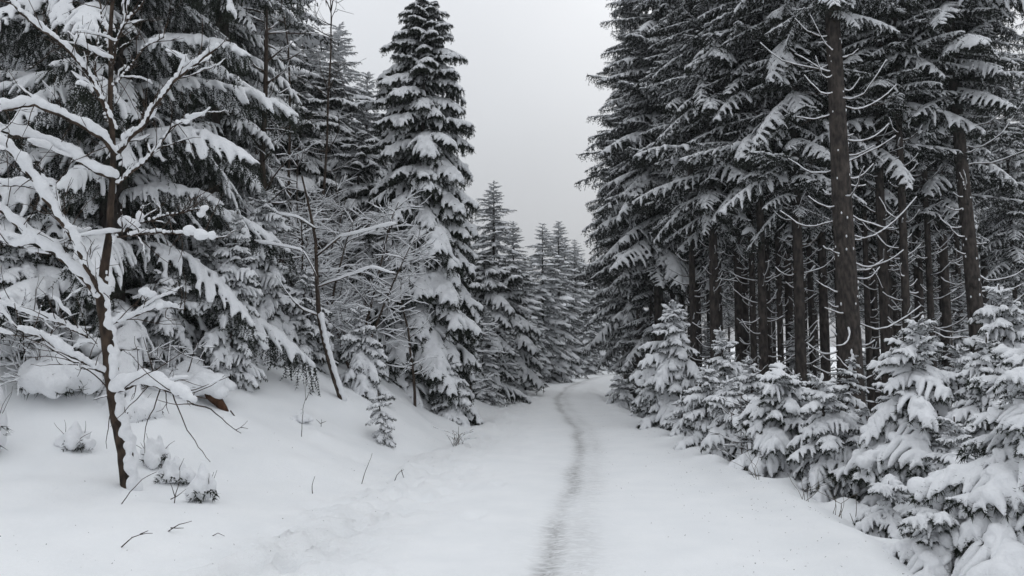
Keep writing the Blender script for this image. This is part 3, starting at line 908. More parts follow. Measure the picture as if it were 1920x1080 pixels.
for k, (x, d) in enumerate(pts3):
    px = 960 + x / d * FPX
    # tree tops follow the falling skyline towards the road's end
    top = np.interp(px, [0, 430, 540, 700, 860, 900, 1000, 1120, 1300], [-200, -60, 170, 260, 430, 450, 500, 500, 300])
    h = min(14, max(2.5, (660 - top) / FPX * d + EYE - ground_z(x, d)) * rng.uniform(0.8, 1.0))
    copy_tree(far_protos[k % 3], (x, d, ground_z(x, d) - 0.05), rng.uniform(0, 6.28), h / HP[k % 3],
              'snowy spruce standing deep in the wood left of the road', DLg, rng.uniform(1.05, 1.4))
# trees closing the road's end beyond the bend
for k in range(16):
    d = rng.uniform(62, 95); px = 1030 + k * 11 + rng.uniform(-8, 8); x = gx(px, d)
    copy_tree(far_protos[k % 3], (x, d, ground_z(x, d) - 0.05), rng.uniform(0, 6.28), rng.uniform(0.75, 0.95),
              'distant snowy spruce beyond the road bend, closing the view', 'distant spruces closing the view beyond the bend', 1.25)
for fp in far_protos:   # the protos themselves join the deep wood
    i = far_protos.index(fp)
    x, d = [(-22, 40), (-30, 47), (-14, 52)][i]
    fp.location = (x, d, ground_z(x, d)); fp['label'] = 'snowy spruce standing deep in the wood left of the road'; fp['group'] = DLg

def spread_labels(grp, what, marks):
    """tell the far rank apart by the landmark each stands behind, nearest first"""
    bins = {}
    for o in scene.objects:
        if o.get('group') == grp:
            px = 960 + o.location.x / o.location.y * FPX
            m = min(marks, key=lambda a: abs(a[0] - px)); bins.setdefault(m[1], []).append(o)
    for m, L_ in bins.items():
        L_.sort(key=lambda o: o.location.y)
        for k, o in enumerate(L_):
            o['label'] = (['nearest ', 'second nearest ', 'third nearest '][k] if k < 3 else 'farther ') + what + ' ' + m
spread_labels(DR, 'deep-stand spruce', [(1200, 'behind the left side of the nearest-bend spruce'), (1310, 'in the gap right of the nearest-bend spruce'),
    (1390, 'behind the paired trunks'), (1450, 'behind the thin dark bare trunk'), (1500, 'behind the straight brown trunk'), (1590, 'behind the thickest trunk'),
    (1680, 'behind the upright pointed young spruce'), (1750, 'behind the slim pole above the dense low spruce'), (1830, 'behind the leaning dark trunk'), (1910, 'at the right edge of the picture')])
spread_labels(UG, 'small undergrowth spruce', [(1180, 'at the foot of the nearest-bend spruce'), (1300, 'behind the cone-shaped young spruce'), (1370, 'behind the slim pale young spruce'),
    (1450, 'behind the squat wide young spruce'), (1530, 'left of the thickest trunk'), (1640, 'right of the thickest trunk'), (1740, 'behind the dense low spruce'), (1830, 'at the foot of the leaning dark trunk'), (1910, 'under the trees at the right edge')])
spread_labels(DLg, 'deep-wood spruce', [(60, 'behind the spruce cut by the left edge'), (220, 'behind the huge dark spruce'), (400, 'behind the curtain-boughed spruce'), (520, 'behind the thin dark upright tree'),
    (620, 'behind the thin leaning trunk'), (700, 'left of the tall slender spruce'), (860, 'right of the tall slender spruce'), (930, 'behind the pointed roadside spruce'), (990, 'behind the low roadside spruces before the bend'),
    (1040, 'behind the dark conical spruce at the bend'), (1090, 'beyond the end of the road')])

# ------------------------------------------------------------------ bare snow-laden deciduous growth
def wob_line(p, d, ln, rng, n=7, wob=0.12, grav=0.0):
    pts = [np.array(p, float)]; d = np.array(d, float); d /= np.linalg.norm(d)
    for i in range(n - 1):
        d = d + rng.normal(0, wob, 3) + np.array([0, 0, grav]); d /= np.linalg.norm(d)
        pts.append(pts[-1] + d * ln / (n - 1))
    return np.array(pts)

def snow_along(S, pl, rng, rs, steep=0.93):
    Q, T = resample(pl, 0.085)
    m = len(Q)
    if m < 3: return
    ok = (np.abs(T[:, 2]) < steep)
    f0 = rng.uniform(0, 50)
    nn = np.array([mnoise.noise(Vector((f0 + i * 0.33, 0, 0))) for i in range(m)]) * 0.5 + 0.5
    ok &= nn > 0.22
    run = []
    for i in range(m + 1):
        if i < m and ok[i]: run.append(i)
        else:
            if len(run) >= 3:
                r = rs * (0.45 + 1.0 * nn[run]) * (1 - 0.6 * np.abs(T[run][:, 2]))
                q = Q[run].copy(); q[:, 2] += r * 0.7
                r[0] *= 0.6; r[-1] *= 0.6
                S.add(*tube(q, r, 5, True, rng, 0.14))
            run = []

def bare(label, loc, stems, seed, H, r, spread, n2, l2, n3, l3, snow, cat='shrub', name='bare_shrub', group=None, mat=None, up=0.05):
    rng = np.random.default_rng(seed)
    root = bpy.data.objects.new(name, None); COL.objects.link(root); root.location = loc
    tag(root, label, cat, group)
    W3, S3 = Acc(), Acc()
    for s in range(stems):
        an = rng.uniform(0, 2 * PI); sp_ = spread * rng.uniform(0.3, 1.0)
        d = (math.cos(an) * sp_, math.sin(an) * sp_, 1.0)
        hh = H * rng.uniform(0.7, 1.0) if stems > 1 else H
        st = wob_line((rng.normal(0, .04), rng.normal(0, .04), -0.1), d, hh, rng, 10, 0.06, 0.02)
        W, S = Acc(), Acc()
        W.add(*tube(st, np.linspace(r, r * 0.22, 10), 6, True, rng, 0.06))
        snow_along(S, st, rng, snow, 0.86)
        for i in range(n2):
            t = rng.uniform(0.18, 0.97); idx = t * 9; i0 = int(idx); f = idx - i0
            p = st[i0] * (1 - f) + st[min(9, i0 + 1)] * f
            a2 = rng.uniform(0, 2 * PI); el = rng.uniform(-0.1, 0.75)
            ln = l2 * rng.uniform(0.5, 1.2) * (1.15 - 0.7 * t)
            b2 = wob_line(p, (math.cos(a2), math.sin(a2), el), ln, rng, 8, 0.13, up - 0.05)
            (W if i % 2 else W3).add(*tube(b2, np.linspace(r * 0.35, 0.004, 8), 4, False))
            snow_along(S if i % 2 else S3, b2, rng, snow * 0.85)
            for j in range(n3):
                q = b2[rng.integers(2, 8)]
                d3 = (b2[-1] - b2[0]); d3 = d3 / np.linalg.norm(d3) + rng.normal(0, 0.6, 3)
                b3 = wob_line(q, d3, l3 * rng.uniform(0.5, 1.2), rng, 5, 0.16, 0.0)
                W3.add(*tube(b3, np.linspace(0.006, 0.0025, 5), 3, False))
                snow_along(S3, b3, rng, snow * 0.55)
        so = link('stem', W.mesh('stem', mat or M_TWIG, True), root)
        if S.n: link('snow', S.mesh('stem_snow', M_SNOW, True), so, kind='stuff')
    if W3.n: link('twigs', W3.mesh('twigs', mat or M_TWIG, True), root, kind='stuff')
    if S3.n: link('twig_snow', S3.mesh('twig_snow', M_SNOW, True), root, kind='stuff')
    return root

BG = 'bare snow-laden shrubs and saplings between the left spruces'
bare('thin dark upright bare tree with snowy twigs, right of the curtain-boughed spruce', G(522, 15.0), 1, 301, 8.5, 0.075, 0.02, 60, 0.9, 3, 0.3, 0.022, 'bare tree', 'bare_tree', BG)
bare('bare birch top with fine upright twigs against the sky, right of the dark spruces', G(560, 17.0), 3, 302, 8.8, 0.045, 0.10, 24, 1.4, 5, 0.5, 0.010, 'bare tree', 'bare_tree', BG)
bare('slender bare tree with knobbly snow, standing in front of the tall slender spruce', G(783, 16.2), 1, 303, 3.9, 0.035, 0.04, 40, 0.55, 3, 0.25, 0.025, 'bare tree', 'bare_tree', BG)
bare('wide bare shrub with thick snow on criss-cross twigs, left of the tall slender spruce', G(665, 16.0), 4, 304, 3.8, 0.035, 0.45, 24, 1.1, 7, 0.42, 0.026, group=BG)
bare('bare arching shrub laden with snow above the thin leaning trunk', G(600, 15.3), 4, 305, 3.6, 0.035, 0.5, 24, 1.1, 7, 0.42, 0.026, group=BG)
bare('tangled bare shrub laden with snow, behind the plump young spruce', G(545, 16.5), 4, 306, 4.6, 0.035, 0.35, 24, 1.2, 7, 0.42, 0.026, group=BG)
bare('tall tangled bare shrub behind the small conical spruce', G(700, 18.5), 4, 307, 5.0, 0.035, 0.35, 24, 1.2, 7, 0.45, 0.027, group=BG)
bare('tall thin bare shrub with snowy twigs beneath the spruce with the fine bare tip', G(640, 20.0), 4, 308, 6.3, 0.04, 0.3, 24, 1.3, 7, 0.45, 0.028, group=BG)
bare('thin bare saplings among the small spruces right of the tall slender spruce', G(925, 24.5), 3, 309, 3.6, 0.03, 0.2, 14, 0.9, 4, 0.35, 0.03, group=BG)
bare('bare snow-laden shrub at the right flank of the tall slender spruce', G(880, 19.5), 3, 310, 3.0, 0.03, 0.35, 12, 1.0, 4, 0.35, 0.03, group=BG)
bare('bare shrub with thin snowy twigs left of the narrow drooping spruce', G(325, 10.6), 3, 311, 1.0, 0.014, 0.6, 7, 0.45, 3, 0.25, 0.020, group=BG)
bare('low bare shrub with thin dark twigs in the shade at the left edge', G(70, 9.6), 4, 312, 1.4, 0.013, 0.6, 9, 0.6, 5, 0.3, 0.024, group=BG)
RGp = 'bare twiggy shrubs among the right-hand young spruces'
bare('thin bare shrub poking out of the small snow-smothered spruces on the right', G(1400, 11.6), 4, 313, 1.35, 0.012, 0.35, 8, 0.5, 3, 0.2, 0.016, group=RGp)
bare('pale twiggy bare shrub behind the slim pale young spruce', G(1335, 18.0), 5, 314, 2.2, 0.015, 0.5, 12, 0.8, 5, 0.3, 0.02, group=RGp)
bare('twiggy bare shrub right of the upright pointed young spruce', G(1735, 9.2), 4, 315, 1.9, 0.013, 0.3, 10, 0.6, 4, 0.25, 0.022, group=RGp)

# leaning thin trunk with snow along it
def leaning_trunk():
    root = bpy.data.objects.new('bare_tree', None); COL.objects.link(root)
    D = 13.0
    root.location = G(642, D)
    tag(root, 'thin bare tree with a leaning snow-plastered trunk on the left bank', 'bare tree')
    o = np.array(root.location)
    rng = np.random.default_rng(9)
    main = np.array([P(*q) for q in [(643, 742, D), (625, 700, D), (608, 640, D), (598, 590, D), (594, 520, D), (592, 450, D), (580, 390, D), (566, 330, D)]]) - o
    main[0][2] -= 0.1
    W = Acc(); W.add(*tube(resample(main, 0.12)[0], np.linspace(0.055, 0.014, len(resample(main, 0.12)[0])), 7, True, rng, 0.06))
    t = link('trunk', W.mesh('trunk', M_TWIG, True), root)
    S = Acc(); Q, T = resample(main[:4], 0.05)
    Q = Q + np.array([0.035, -0.02, 0.02]); S.add(*tube(Q, 0.045 * rng.uniform(0.7, 1.2, len(Q)), 7, True, rng, 0.1))
    link('snow', S.mesh('trunk_snow', M_SNOW, True), t)
    for pp in [[(596, 592, D), (560, 575, D - .2), (530, 540, D - .3), (515, 515, D - .4)], [(598, 600, D), (588, 520, D - .3), (560, 470, D - .5), (470, 450, D - .7)],
               [(595, 480, D), (640, 440, D - .3), (690, 430, D - .5), (745, 420, D - .7)], [(594, 540, D), (650, 520, D - .2), (700, 505, D - .4), (735, 520, D - .5)],
               [(590, 430, D), (560, 410, D - .2), (520, 400, D - .3)]]:
        q = np.array([P(*a) for a in pp]) - o
        q, _ = resample(q, 0.1); q = q + np.cumsum(rng.normal(0, 0.008, q.shape), 0)
        b_ = link('branch', mesh_np('branch', *tube(q, np.linspace(0.018, 0.006, len(q)), 5, True), M_TWIG, True), root)
        S = Acc(); snow_along(S, q, rng, 0.032)
        if S.n: link('snow', S.mesh('branch_snow', M_SNOW, True), b_, kind='stuff')
leaning_trunk()

# ------------------------------------------------------------------ the big bare tree in the left foreground
def hero():
    D = 7.9
    root = bpy.data.objects.new('bare_tree', None); COL.objects.link(root)
    root.location = G(243, D, 0.0)
    tag(root, 'bare broadleaf tree in the left foreground, dark trunk and limbs under thick rolls of snow', 'bare tree')
    o = np.array(root.location)
    rng = np.random.default_rng(77)
    def px(pts): return np.array([P(*q) for q in pts]) - o
    main = px([(245, 915, D), (238, 860, D), (226, 800, D), (215, 745, D), (207, 680, D), (200, 620, D), (190, 565, D), (196, 500, D), (205, 440, D),
               (208, 380, D), (212, 330, D), (212, 270, D), (206, 200, D), (208, 130, D), (207, 60, D), (212, -20, D), (214, -120, D)])
    main[0][2] -= 0.12
    Q, T = resample(main, 0.08)
    rad = np.interp(np.linspace(0, 1, len(Q)), [0, 0.3, 0.5, 1], [0.088, 0.062, 0.032, 0.014])
    t = link('trunk', mesh_np('trunk', *tube(Q, rad, 10, True, rng, 0.07), M_BIRCH, True), root)
    S = Acc()
    for i in range(len(Q)):
        if Q[i][2] > 2.0 and rng.random() < 0.55: continue
        if Q[i][2] < 2.2:
            for k in range(3):
                a = rng.uniform(-1.1, 0.75)
                w = rad[i] * rng.uniform(0.45, 0.85)
                S.add(*blob(Q[i] + np.array([math.cos(a) * rad[i] * 0.85, math.sin(a) * rad[i] * 0.9, rng.uniform(-.04, .04)]), (w * 0.8, w * .8, w * rng.uniform(0.8, 1.5))))
        else:
            continue
    link('snow', remesh(*S.arrays(), 0.014, 9000, 'trunk_snow', M_SNOW, 2, 0.006, 14), t, kind='stuff')
    limbs = [ # pixel path (x, y, dist), wood radius, snow radius
        ([(222, 285, D), (265, 240, D - .1), (290, 200, D - .2), (330, 150, D - .25), (370, 115, D - .3), (405, 92, D - .35)], .020, .062),
        ([(215, 290, D), (190, 262, D - .1), (150, 238, D - .2), (100, 212, D - .3), (50, 192, D - .4), (0, 195, D - .5), (-60, 200, D - .6)], .022, .085),
        ([(212, 335, D), (180, 318, D - .1), (140, 290, D - .1), (95, 268, D - .2), (50, 250, D - .3), (0, 235, D - .3), (-50, 230, D - .4)], .020, .080),
        ([(215, 245, D), (190, 190, D - .1), (160, 128, D - .2), (120, 75, D - .3), (80, 40, D - .3), (35, 5, D - .4), (0, -40, D - .4)], .020, .072),
        ([(217, 345, D), (245, 325, D + .1), (270, 300, D + .1), (295, 272, D + .2), (322, 240, D + .2), (352, 228, D + .2)], .014, .048),
        ([(192, 560, D), (165, 505, D - .2), (130, 445, D - .3), (95, 390, D - .4), (50, 320, D - .5), (10, 280, D - .6), (-50, 240, D - .7)], .026, .105),
        ([(192, 568, D), (150, 525, D - .1), (105, 480, D - .2), (60, 455, D - .3), (0, 400, D - .4), (-60, 370, D - .5)], .024, .100),
        ([(205, 445, D), (245, 436, D - .2), (290, 430, D - .3), (345, 437, D - .4), (370, 440, D - .45), (405, 446, D - .5)], .010, .030),
        ([(205, 440, D), (250, 425, D), (300, 412, D), (350, 400, D), (388, 392, D)], .009, .026),
        ([(212, 120, D), (222, 80, D - .1), (238, 40, D - .2), (262, 15, D - .2), (285, -20, D - .3)], .013, .040),
        ([(206, 120, D), (190, 60, D + .1), (178, 20, D + .2), (165, -30, D + .3)], .013, .045),
        ([(208, 240, D), (192, 215, D + .1), (180, 165, D + .1), (172, 110, D + .1), (170, 75, D + .1)], .009, .032),
        ([(206, 705, D), (170, 690, D - .2), (120, 665, D - .4), (75, 640, D - .5), (30, 622, D - .7)], .012, .070),
        ([(213, 738, D), (260, 720, D - .2), (300, 728, D - .3), (340, 745, D - .5), (362, 758, D - .6)], .016, .105),
        ([(208, 660, D), (170, 640, D + .2), (120, 615, D + .3), (60, 600, D + .3), (-10, 560, D + .3)], .010, .055),
        ([(203, 610, D), (250, 600, D + .2), (300, 580, D + .3), (345, 590, D + .3)], .009, .050),
        ([(212, 160, D), (245, 120, D + .2), (270, 85, D + .3), (310, 70, D + .3)], .009, .040),
        ([(60, 455, D - .3), (20, 460, D - .3), (-30, 440, D - .2)], .010, .055),
        ([(130, 445, D - .3), (100, 350, D - .1), (40, 345, D), (-20, 350, D)], .010, .065),
    ]
    twig_acc = Acc(); tsn = Acc()
    for (pp, rw, rs) in limbs:
        rs = rs * 0.84
        q = px(pp); q, T = resample(q, 0.05)
        m = len(q)
        q = q + np.cumsum(rng.normal(0, 0.006, q.shape), 0)
        b_ = link('branch', mesh_np('branch', *tube(q, np.linspace(rw, max(0.005, rw * .4), m), 6, True, rng, 0.08), M_BIRCH, True), root)
        S = Acc()
        f0 = rng.uniform(0, 90)
        for i in range(m):
            n_ = mnoise.noise(Vector((f0 + i * 0.22, 0.3, 0))) * 0.5 + 0.5
            n2_ = mnoise.noise(Vector((f0 + i * 0.75, 7.3, 0))) * 0.5 + 0.5
            if n_ < 0.22 and rs < 0.06: continue
            r = rs * (0.30 + 0.95 * n_ + 0.55 * n2_) * (1 - 0.55 * abs(T[i][2])) * (1 - 0.35 * (i / m) ** 2)
            S.add(*blob(q[i] + np.array([0, rng.normal(0, .006), r * 0.78 + rw * 0.4]), (r * 1.05, r * 0.9, r * rng.uniform(0.8, 1.15))))
        link('snow', remesh(*S.arrays(), max(0.011, rs * 0.2), 5200, 'limb_snow', M_SNOW, 2, rs * 0.16, 8), b_, kind='stuff')
        # fine twigs shooting off the limb
        for k in range(int(m * 0.5) + 4):
            i = rng.integers(1, m)
            d = T[i] * 0.7 + rng.normal(0, 0.7, 3) + np.array([0, 0, 0.35])
            l = rng.uniform(0.15, 0.6)
            b2 = wob_line(q[i], d, l, rng, 7, 0.17, 0.02)
            twig_acc.add(*tube(b2, np.linspace(0.0055, 0.002, 7), 4, False))
            if rng.random() < 0.6: snow_along(tsn, b2, rng, rng.choice([0.012, 0.02, 0.034]), 0.8)
            if rng.random() < 0.5:
                b3 = wob_line(b2[3], d + rng.normal(0, .6, 3), l * .5, rng, 5, 0.17, 0.02)
                twig_acc.add(*tube(b3, np.linspace(0.0035, 0.0018, 5), 3, False))
    # lumps of snow caught on twig ends
    for (a, b2, c, r) in [(378, 440, D - .45, .075), (356, 432, D - .4, .07), (397, 441, D - .5, .05), (383, 390, D, .045), (378, 402, D, .05),
                          (236, 415, D, .08), (262, 405, D, .05), (167, 55, D, .06), (165, 48, D, .05),
                          (95, 340, D, .05), (350, 228, D, .04),
                          (270, 545, D, .06), (285, 552, D, .05), (300, 575, D, .05), (250, 420, D - .05, .07)]:
        q = px([(a, b2, c)])[0]
        tsn.add(*blob(q, (r, r * .8, r * .75)))
    link('twigs', twig_acc.mesh('twigs', M_BIRCH, True), root, kind='stuff')
    V, F = tsn.arrays()
    link('twig_snow', remesh(V, F, 0.012, 16000, 'twig_snow', M_SNOW, 1, 0.018, 12), root, kind='stuff')
    # dangling dead twigs low on the trunk
    for pp in [[(212, 745, D), (190, 715, D - .1), (150, 680, D - .1), (90, 640, D - .2), (20, 610, D - .2)],
               [(325, 740, D - .2), (345, 790, D - .2), (365, 830, D - .25), (388, 865, D - .3)],
               [(362, 758, D - .6), (395, 765, D - .6), (430, 795, D - .6), (460, 812, D - .6)],
               [(212, 755, D), (200, 790, D - .2), (195, 840, D - .2)],
               [(215, 740, D), (255, 715, D - .3), (300, 690, D - .4), (350, 660, D - .5)],
               [(300, 720, D - .3), (270, 800, D - .3), (272, 845, D - .3)]]:
        q, _ = resample(px(pp), 0.06); q = q + np.cumsum(rng.normal(0, 0.006, q.shape), 0)
        link('twig', mesh_np('twig', *tube(q, np.linspace(0.007, 0.0025, len(q)), 4, True), M_BIRCH, True), root)
hero()

# ------------------------------------------------------------------ small things on the snow
def snow_lump(label, loc, size, seed, dark=30, cat='snow mound', name='snow_capped_shrub', twl=0.1, n=9):
    """snow lying over a low shrub: one slumped skin, the needles showing under its lower rim"""
    rng = np.random.default_rng(seed)
    root = bpy.data.objects.new(name, None); COL.objects.link(root); root.location = loc
    tag(root, label, cat)
    S = Acc(); A = Acc()
    for k in range(n + 12):
        a = rng.uniform(0, 2 * PI); r = rng.uniform(0, 0.72) ** 0.8
        rr = rng.uniform(0.22, 0.46)
        top = size[2] * rng.uniform(0.30, 0.62) * (1.15 - 0.75 * r)
        S.add(*blob((math.cos(a) * r * size[0], math.sin(a) * r * size[1], top), (rr * size[0], rr * size[1], max(top * 0.9, rr * size[2] * 0.6))))
    v = max(size) * 0.05
    link('snow', remesh(*S.arrays(), v, 3200, 'snow_lump', M_SNOW, 2, max(size) * 0.09, 3.2 / max(size)), root)
    if dark:
        m = int(dark * 1.3)
        a = rng.uniform(-2.4, 0.5, m); q = rng.uniform(0.62, 0.92, m)
        p0 = np.stack([np.cos(a) * q * size[0], np.sin(a) * q * size[1], rng.uniform(0.05, .42, m) * size[2]], 1)
        T = np.stack([np.cos(a), np.sin(a), np.full(m, -0.55)], 1); T /= np.linalg.norm(T, axis=1)[:, None]
        spikes(A, p0, T, rng, min(0.09, 0.2 * max(size)), 0.010, 4)
        link('needles', A.mesh('needles', M_NEEDLE), root, kind='stuff')
        for k in range(4):
            aa = rng.uniform(0, 2 * PI)
            b2 = wob_line((math.cos(aa) * size[0] * .4, math.sin(aa) * size[1] * .4, size[2] * .4), (math.cos(aa) * .6, math.sin(aa) * .4, 1), size[2] * rng.uniform(.5, .9), rng, 6, .15)
            link('twig', mesh_np('twig', *tube(b2, np.linspace(.004, .0015, 6), 4, True), M_TWIG), root)
    return root
snow_lump('big rounded snow-buried shrub left of the dark trunk of the foreground tree', G(118, 9.6, 0.0), (0.52, 0.4, 0.62), 401, 60)
snow_lump('small snow-buried tuft below the big rounded shrub on the left bank', G(152, 8.7, 0.02), (0.2, 0.16, 0.27), 402, 26)
snow_lump('snow-capped tuft with dry stalks just right of the foreground tree trunk', G(300, 8.7, 0.02), (0.17, 0.15, 0.32), 403, 20)
snow_lump('wide snow-capped hump with a dark twiggy side, right of the foreground trunk', G(335, 8.4, 0.02), (0.24, 0.16, 0.24), 404, 30)
snow_lump('egg-shaped snow cap over dark twigs, lowest of the tufts right of the foreground trunk', G(388, 7.9, 0.0), (0.17, 0.15, 0.30), 405, 24)
snow_lump('snow-draped shrub behind the foreground trunk at bank top', G(262, 9.6, 0.02), (0.3, 0.25, 0.42), 406, 40)
snow_lump('tall snow-wrapped shrub cut by the left edge of the picture', G(-5, 8.3, 0.0), (0.16, 0.2, 0.75), 407, 20)
snow_lump('smooth round snow mound beside the right road shoulder', G(1612, 8.6, 0.05), (0.36, 0.3, 0.26), 408, 0, name='snow_mound', n=12)
snow_lump('snow-buried tuft at the left foot of the small conical spruce', G(570, 11.6, 0.02), (0.22, 0.18, 0.12), 409, 0, name='snow_mound')
snow_lump('broad snow hummock under the low bough at left, near the broken stump', G(345, 10.9, 0.1), (0.7, 0.4, 0.36), 410, 0, name='snow_mound', n=14)

# broken stump with a snow cap
def stump():
    D = 10.6
    root = bpy.data.objects.new('broken_stump', None); COL.objects.link(root)
    root.location = P(412, 782, D) * np.array([1, 1, 0]) + np.array([0, 0, ground_z(P(412, 782, D)[0], D)])
    o = np.array(root.location)
    tag(root, 'broken reddish-brown wood stump leaning right under a thick round snow cap', 'stump')
    rng = np.random.default_rng(4)
    pl = np.array([P(372, 712, D), P(392, 732, D), P(408, 752, D), P(424, 772, D), P(436, 790, D)]) - o
    link('wood', mesh_np('stump_wood', *tube(resample(pl, 0.05)[0], np.interp(np.linspace(0, 1, len(resample(pl, 0.05)[0])), [0, .3, .6, 1], [.08, .085, .06, .015]), 10, True, rng, 0.16), M_STUMP, True), root)
    S = Acc()
    for (a, b2, r) in [(395, 722, .18), (370, 724, .18), (345, 734, .16), (412, 735, .13), (380, 708, .13), (404, 712, .14), (320, 745, .16)]:
        S.add(*blob(P(a, b2, D - 0.03) - o, (r, r * .95, r * .75)))
    link('snow_cap', remesh(*S.arrays(), 0.02, 2500, 'stump_snow', M_SNOW, 3, 0.02, 5), root)
    for pp in [[(350, 738, D - .2), (375, 745, D - .25), (400, 750, D - .25)], [(432, 770, D - .1), (455, 800, D - .1), (485, 822, D - .1)]]:
        q = np.array([P(*a) for a in pp]) - o
        link('twig', mesh_np('twig', *tube(q, np.linspace(0.009, 0.004, len(q)), 4, True), M_TWIG), root)
stump()

# sapling with sparse snow, on the bank
sap = spruce_parts('tiny sparse spruce sapling leaning on the open snow bank left of the road', G(722, 12.4, 0.02), 0.82, 0.05,
             ([0, 0.3, 1], [0.08, 0.20, 0.27]), 'young', 501, None, 0.01, name='spruce_sapling', cat='sapling', lean=(-0.12, 0),
             whorl=0.12, per=5, extra=1, pitch_top=45, pitch_low=-15, capped=False)

def stems(label, base, paths, cat='twig', name='twig', r=0.005, mat=None, snow=0.0, seed=0):
    """paths in metres relative to base: (side, away, up)"""
    rng = np.random.default_rng(seed)
    root = bpy.data.objects.new(name, None); COL.objects.link(root); root.location = base
    tag(root, label, cat)
    for pp in paths:
        q = np.array(pp, float); q, _ = resample(q, 0.05); q = q + np.cumsum(rng.normal(0, 0.004, q.shape), 0)
        s_ = link('stem', mesh_np('stem', *tube(q, np.linspace(r, r * .4, len(q)), 4, True), mat or M_TWIG, True), root)
        if snow:
            S = Acc(); snow_along(S, q, rng, snow)
            if S.n: link('snow', S.mesh('stem_snow', M_SNOW, True), s_, kind='stuff')
    return root
def near_g(px, py, d): # ground point near a pixel column
    return G(px, d, 0.0)
stems('tall thin bare twig standing upright in the snow of the left bank', G(570, 10.9, 0), [[(0, 0, -.05), (0.01, 0, .25), (.05, 0, .5), (.04, 0, .78)], [(.05, 0, .5), (.10, 0, .62)]], seed=1)
stems('short slanting twig left of the tiny sapling, poking from the bank', G(682, 9.6, 0), [[(0, 0, -.03), (.05, 0, .14), (.14, 0, .36)]], seed=2)
stems('bent twig forming an upside-down V in the snow by the road', G(745, 9.8, 0), [[(-.03, 0, -.02), (.04, 0, .12), (.09, .02, .15)], [(.07, 0, .14), (.11, 0, -.02)]], seed=3)
stems('arched bare twig below the foreground tree trunk, tip pointing right', G(240, 7.45, 0), [[(0, 0, -.02), (.08, 0, .10), (.18, 0, .22), (.32, 0, .30)]], seed=4)
stems('forked twig lying on the snow in the lower left, nearest the camera', G(245, 6.3, 0), [[(0, 0, 0), (.06, 0, .06), (.14, 0, .10), (.24, 0, .11)], [(.14, 0, .10), (.2, 0, .13)]], seed=5)
stems('thin forked twig on the snow between the lowest tuft and the road', G(325, 6.8, 0), [[(0, 0, 0), (.1, 0, .06), (.2, 0, .09)], [(.03, 0, .02), (.14, 0, .02)]], seed=6)
stems('tiny curved twig tip poking from the snow nearest the road edge, lower left', G(410, 6.9, 0), [[(0, 0, 0), (.05, 0, .03), (.10, .02, .0)]], r=.004, seed=7)
stems('pair of thin stalks right of the wide snow-capped hump', G(340, 7.7, 0), [[(0, 0, 0), (.03, 0, .15), (.04, 0, .3)], [(.0, 0, .05), (-.05, 0, .2)], [(-.05, 0, .03), (.1, 0, .14)]], seed=8)
stems('small twig with two buds on the bank near the leaning thin trunk', G(606, 11.8, 0), [[(0, 0, -.02), (.0, 0, .12)], [(0, 0, .04), (-.07, 0, .1)], [(0, 0, .05), (.07, 0, .08)]], seed=9)
stems('dry stalk standing in the snow beside the smooth round mound', G(1590, 8.3, 0), [[(0, 0, 0), (.02, 0, .15), (.03, 0, .33)], [(0, 0, 0), (-.05, 0, .12)]], mat=M_GRASS, seed=10)
stems('thin straggling twig on the upper left bank beside the narrow drooping spruce', G(455, 10.2, 0), [[(-.1, 0, 0), (.02, 0, .06), (.1, 0, .14)], [(0, 0, .05), (.1, 0, .03)]], seed=12)
stems('short stub of twig and snow below the tall thin upright twig', G(592, 8.9, 0), [[(0, 0, -.02), (-.02, 0, .10), (.01, 0, .18)]], seed=13)

# dead brush heap
rngb = np.random.default_rng(66)
bp_ = []
for k in range(17):
    a = rngb.uniform(-1, 1); h = rngb.uniform(.08, .3); bx = rngb.normal(0, .05)
    bp_.append([(bx, rngb.normal(0, .05), -.02), (bx + a * .17, rngb.normal(0, .1), h * .8), (bx + a * .38, rngb.normal(0, .12), h)])
stems('low heap of dry snow-dusted brushwood on the left verge, close to the road', G(858, 13.2, 0), bp_, 'brushwood', 'dead_shrub', .006, M_GRASS, 0.012, 14)

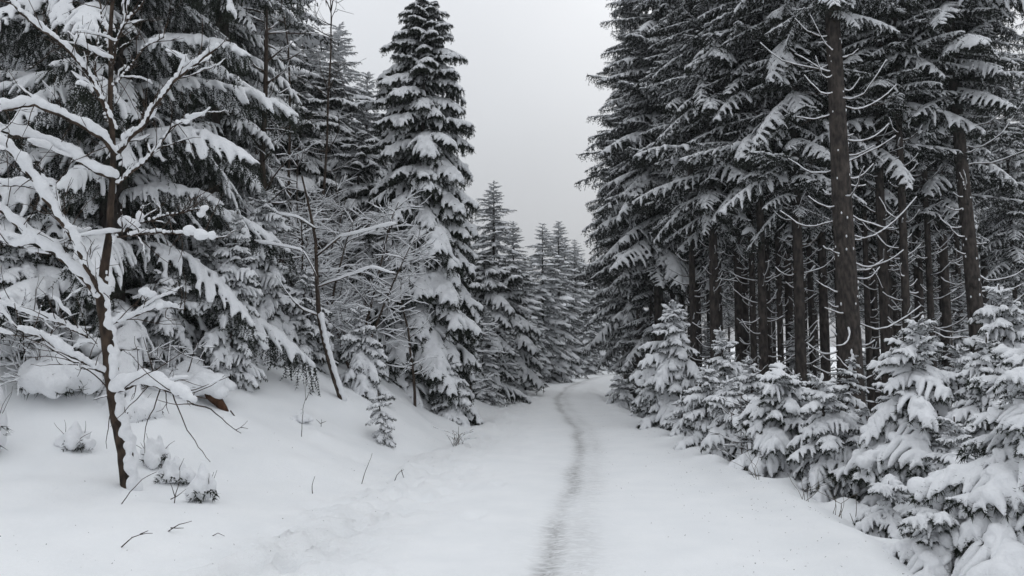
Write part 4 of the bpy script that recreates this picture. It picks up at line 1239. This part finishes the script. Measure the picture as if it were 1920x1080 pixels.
# dry grass stalks along the right shoulder
for k, (px_, d) in enumerate([(1405, 10.0), (1500, 9.0), (1560, 8.4), (1700, 7.2), (1180, 21.0), (1150, 26.0)]):
    lab = ['at the foot of the small snow-smothered spruce', 'before the low rounded spruce left of the snow mound', 'just left of the snow mound',
           'beside the knee-high spruce at lower right', 'at the foot of the cone-shaped young spruce', 'near the tiny dark spruce on the shoulder'][k]
    rg = np.random.default_rng(800 + k)
    stems('dry grass stalks ' + lab, G(px_, d, 0), [[(rg.normal(0, .05), rg.normal(0, .05), -.02), (rg.normal(0, .08), 0, .12), (rg.normal(0, .16), 0, rg.uniform(.2, .36))] for q in range(5)],
          'grass', 'dry_grass', .0035, M_GRASS, 0, 900 + k)

rgl = np.random.default_rng(91)
A_ = Acc()
ly = 4.2 + 22 * rgl.random(900) ** 1.4
side = rgl.random(900) < 0.6
lx = np.where(side, x_right(ly) - np.abs(rgl.normal(0, 0.9, 900)), x_left(ly) - np.abs(rgl.normal(0, 1.6, 900)) + 0.6)
lz = terrain(lx, ly, fine=True) + 0.004
Tn = np.stack([rgl.normal(size=900), rgl.normal(size=900), np.zeros(900)], 1); Tn /= np.linalg.norm(Tn, axis=1)[:, None]
spikes(A_, np.stack([lx, ly, lz], 1), Tn, rgl, 0.016, 0.006, 1)
lit = link('needle_litter', A_.mesh('needle_litter', M_TWIG)); lit['kind'] = 'stuff'
lit['label'] = 'fallen needles and bark crumbs scattered on the snow beside the trees'; lit['category'] = 'litter'

# ------------------------------------------------------------------ cold haze in the air
if HAZE_DENSITY > 0:
    import bmesh
    bm = bmesh.new(); bmesh.ops.create_cube(bm, size=1)
    me = bpy.data.meshes.new('haze'); bm.to_mesh(me); bm.free()
    hm = bpy.data.materials.new('haze_air'); hm.use_nodes = True
    hn = hm.node_tree; hn.nodes.clear()
    ho = hn.nodes.new('ShaderNodeOutputMaterial'); pv = hn.nodes.new('ShaderNodeVolumePrincipled')
    pv.inputs['Color'].default_value = (0.93, 0.95, 0.98, 1); pv.inputs['Density'].default_value = HAZE_DENSITY
    hn.links.new(pv.outputs[0], ho.inputs['Volume'])
    me.materials.append(hm)
    hz = link('haze', me, None, (0, 290, 10), (0, 0, 0), (900, 700, 36)); hz['kind'] = 'stuff'
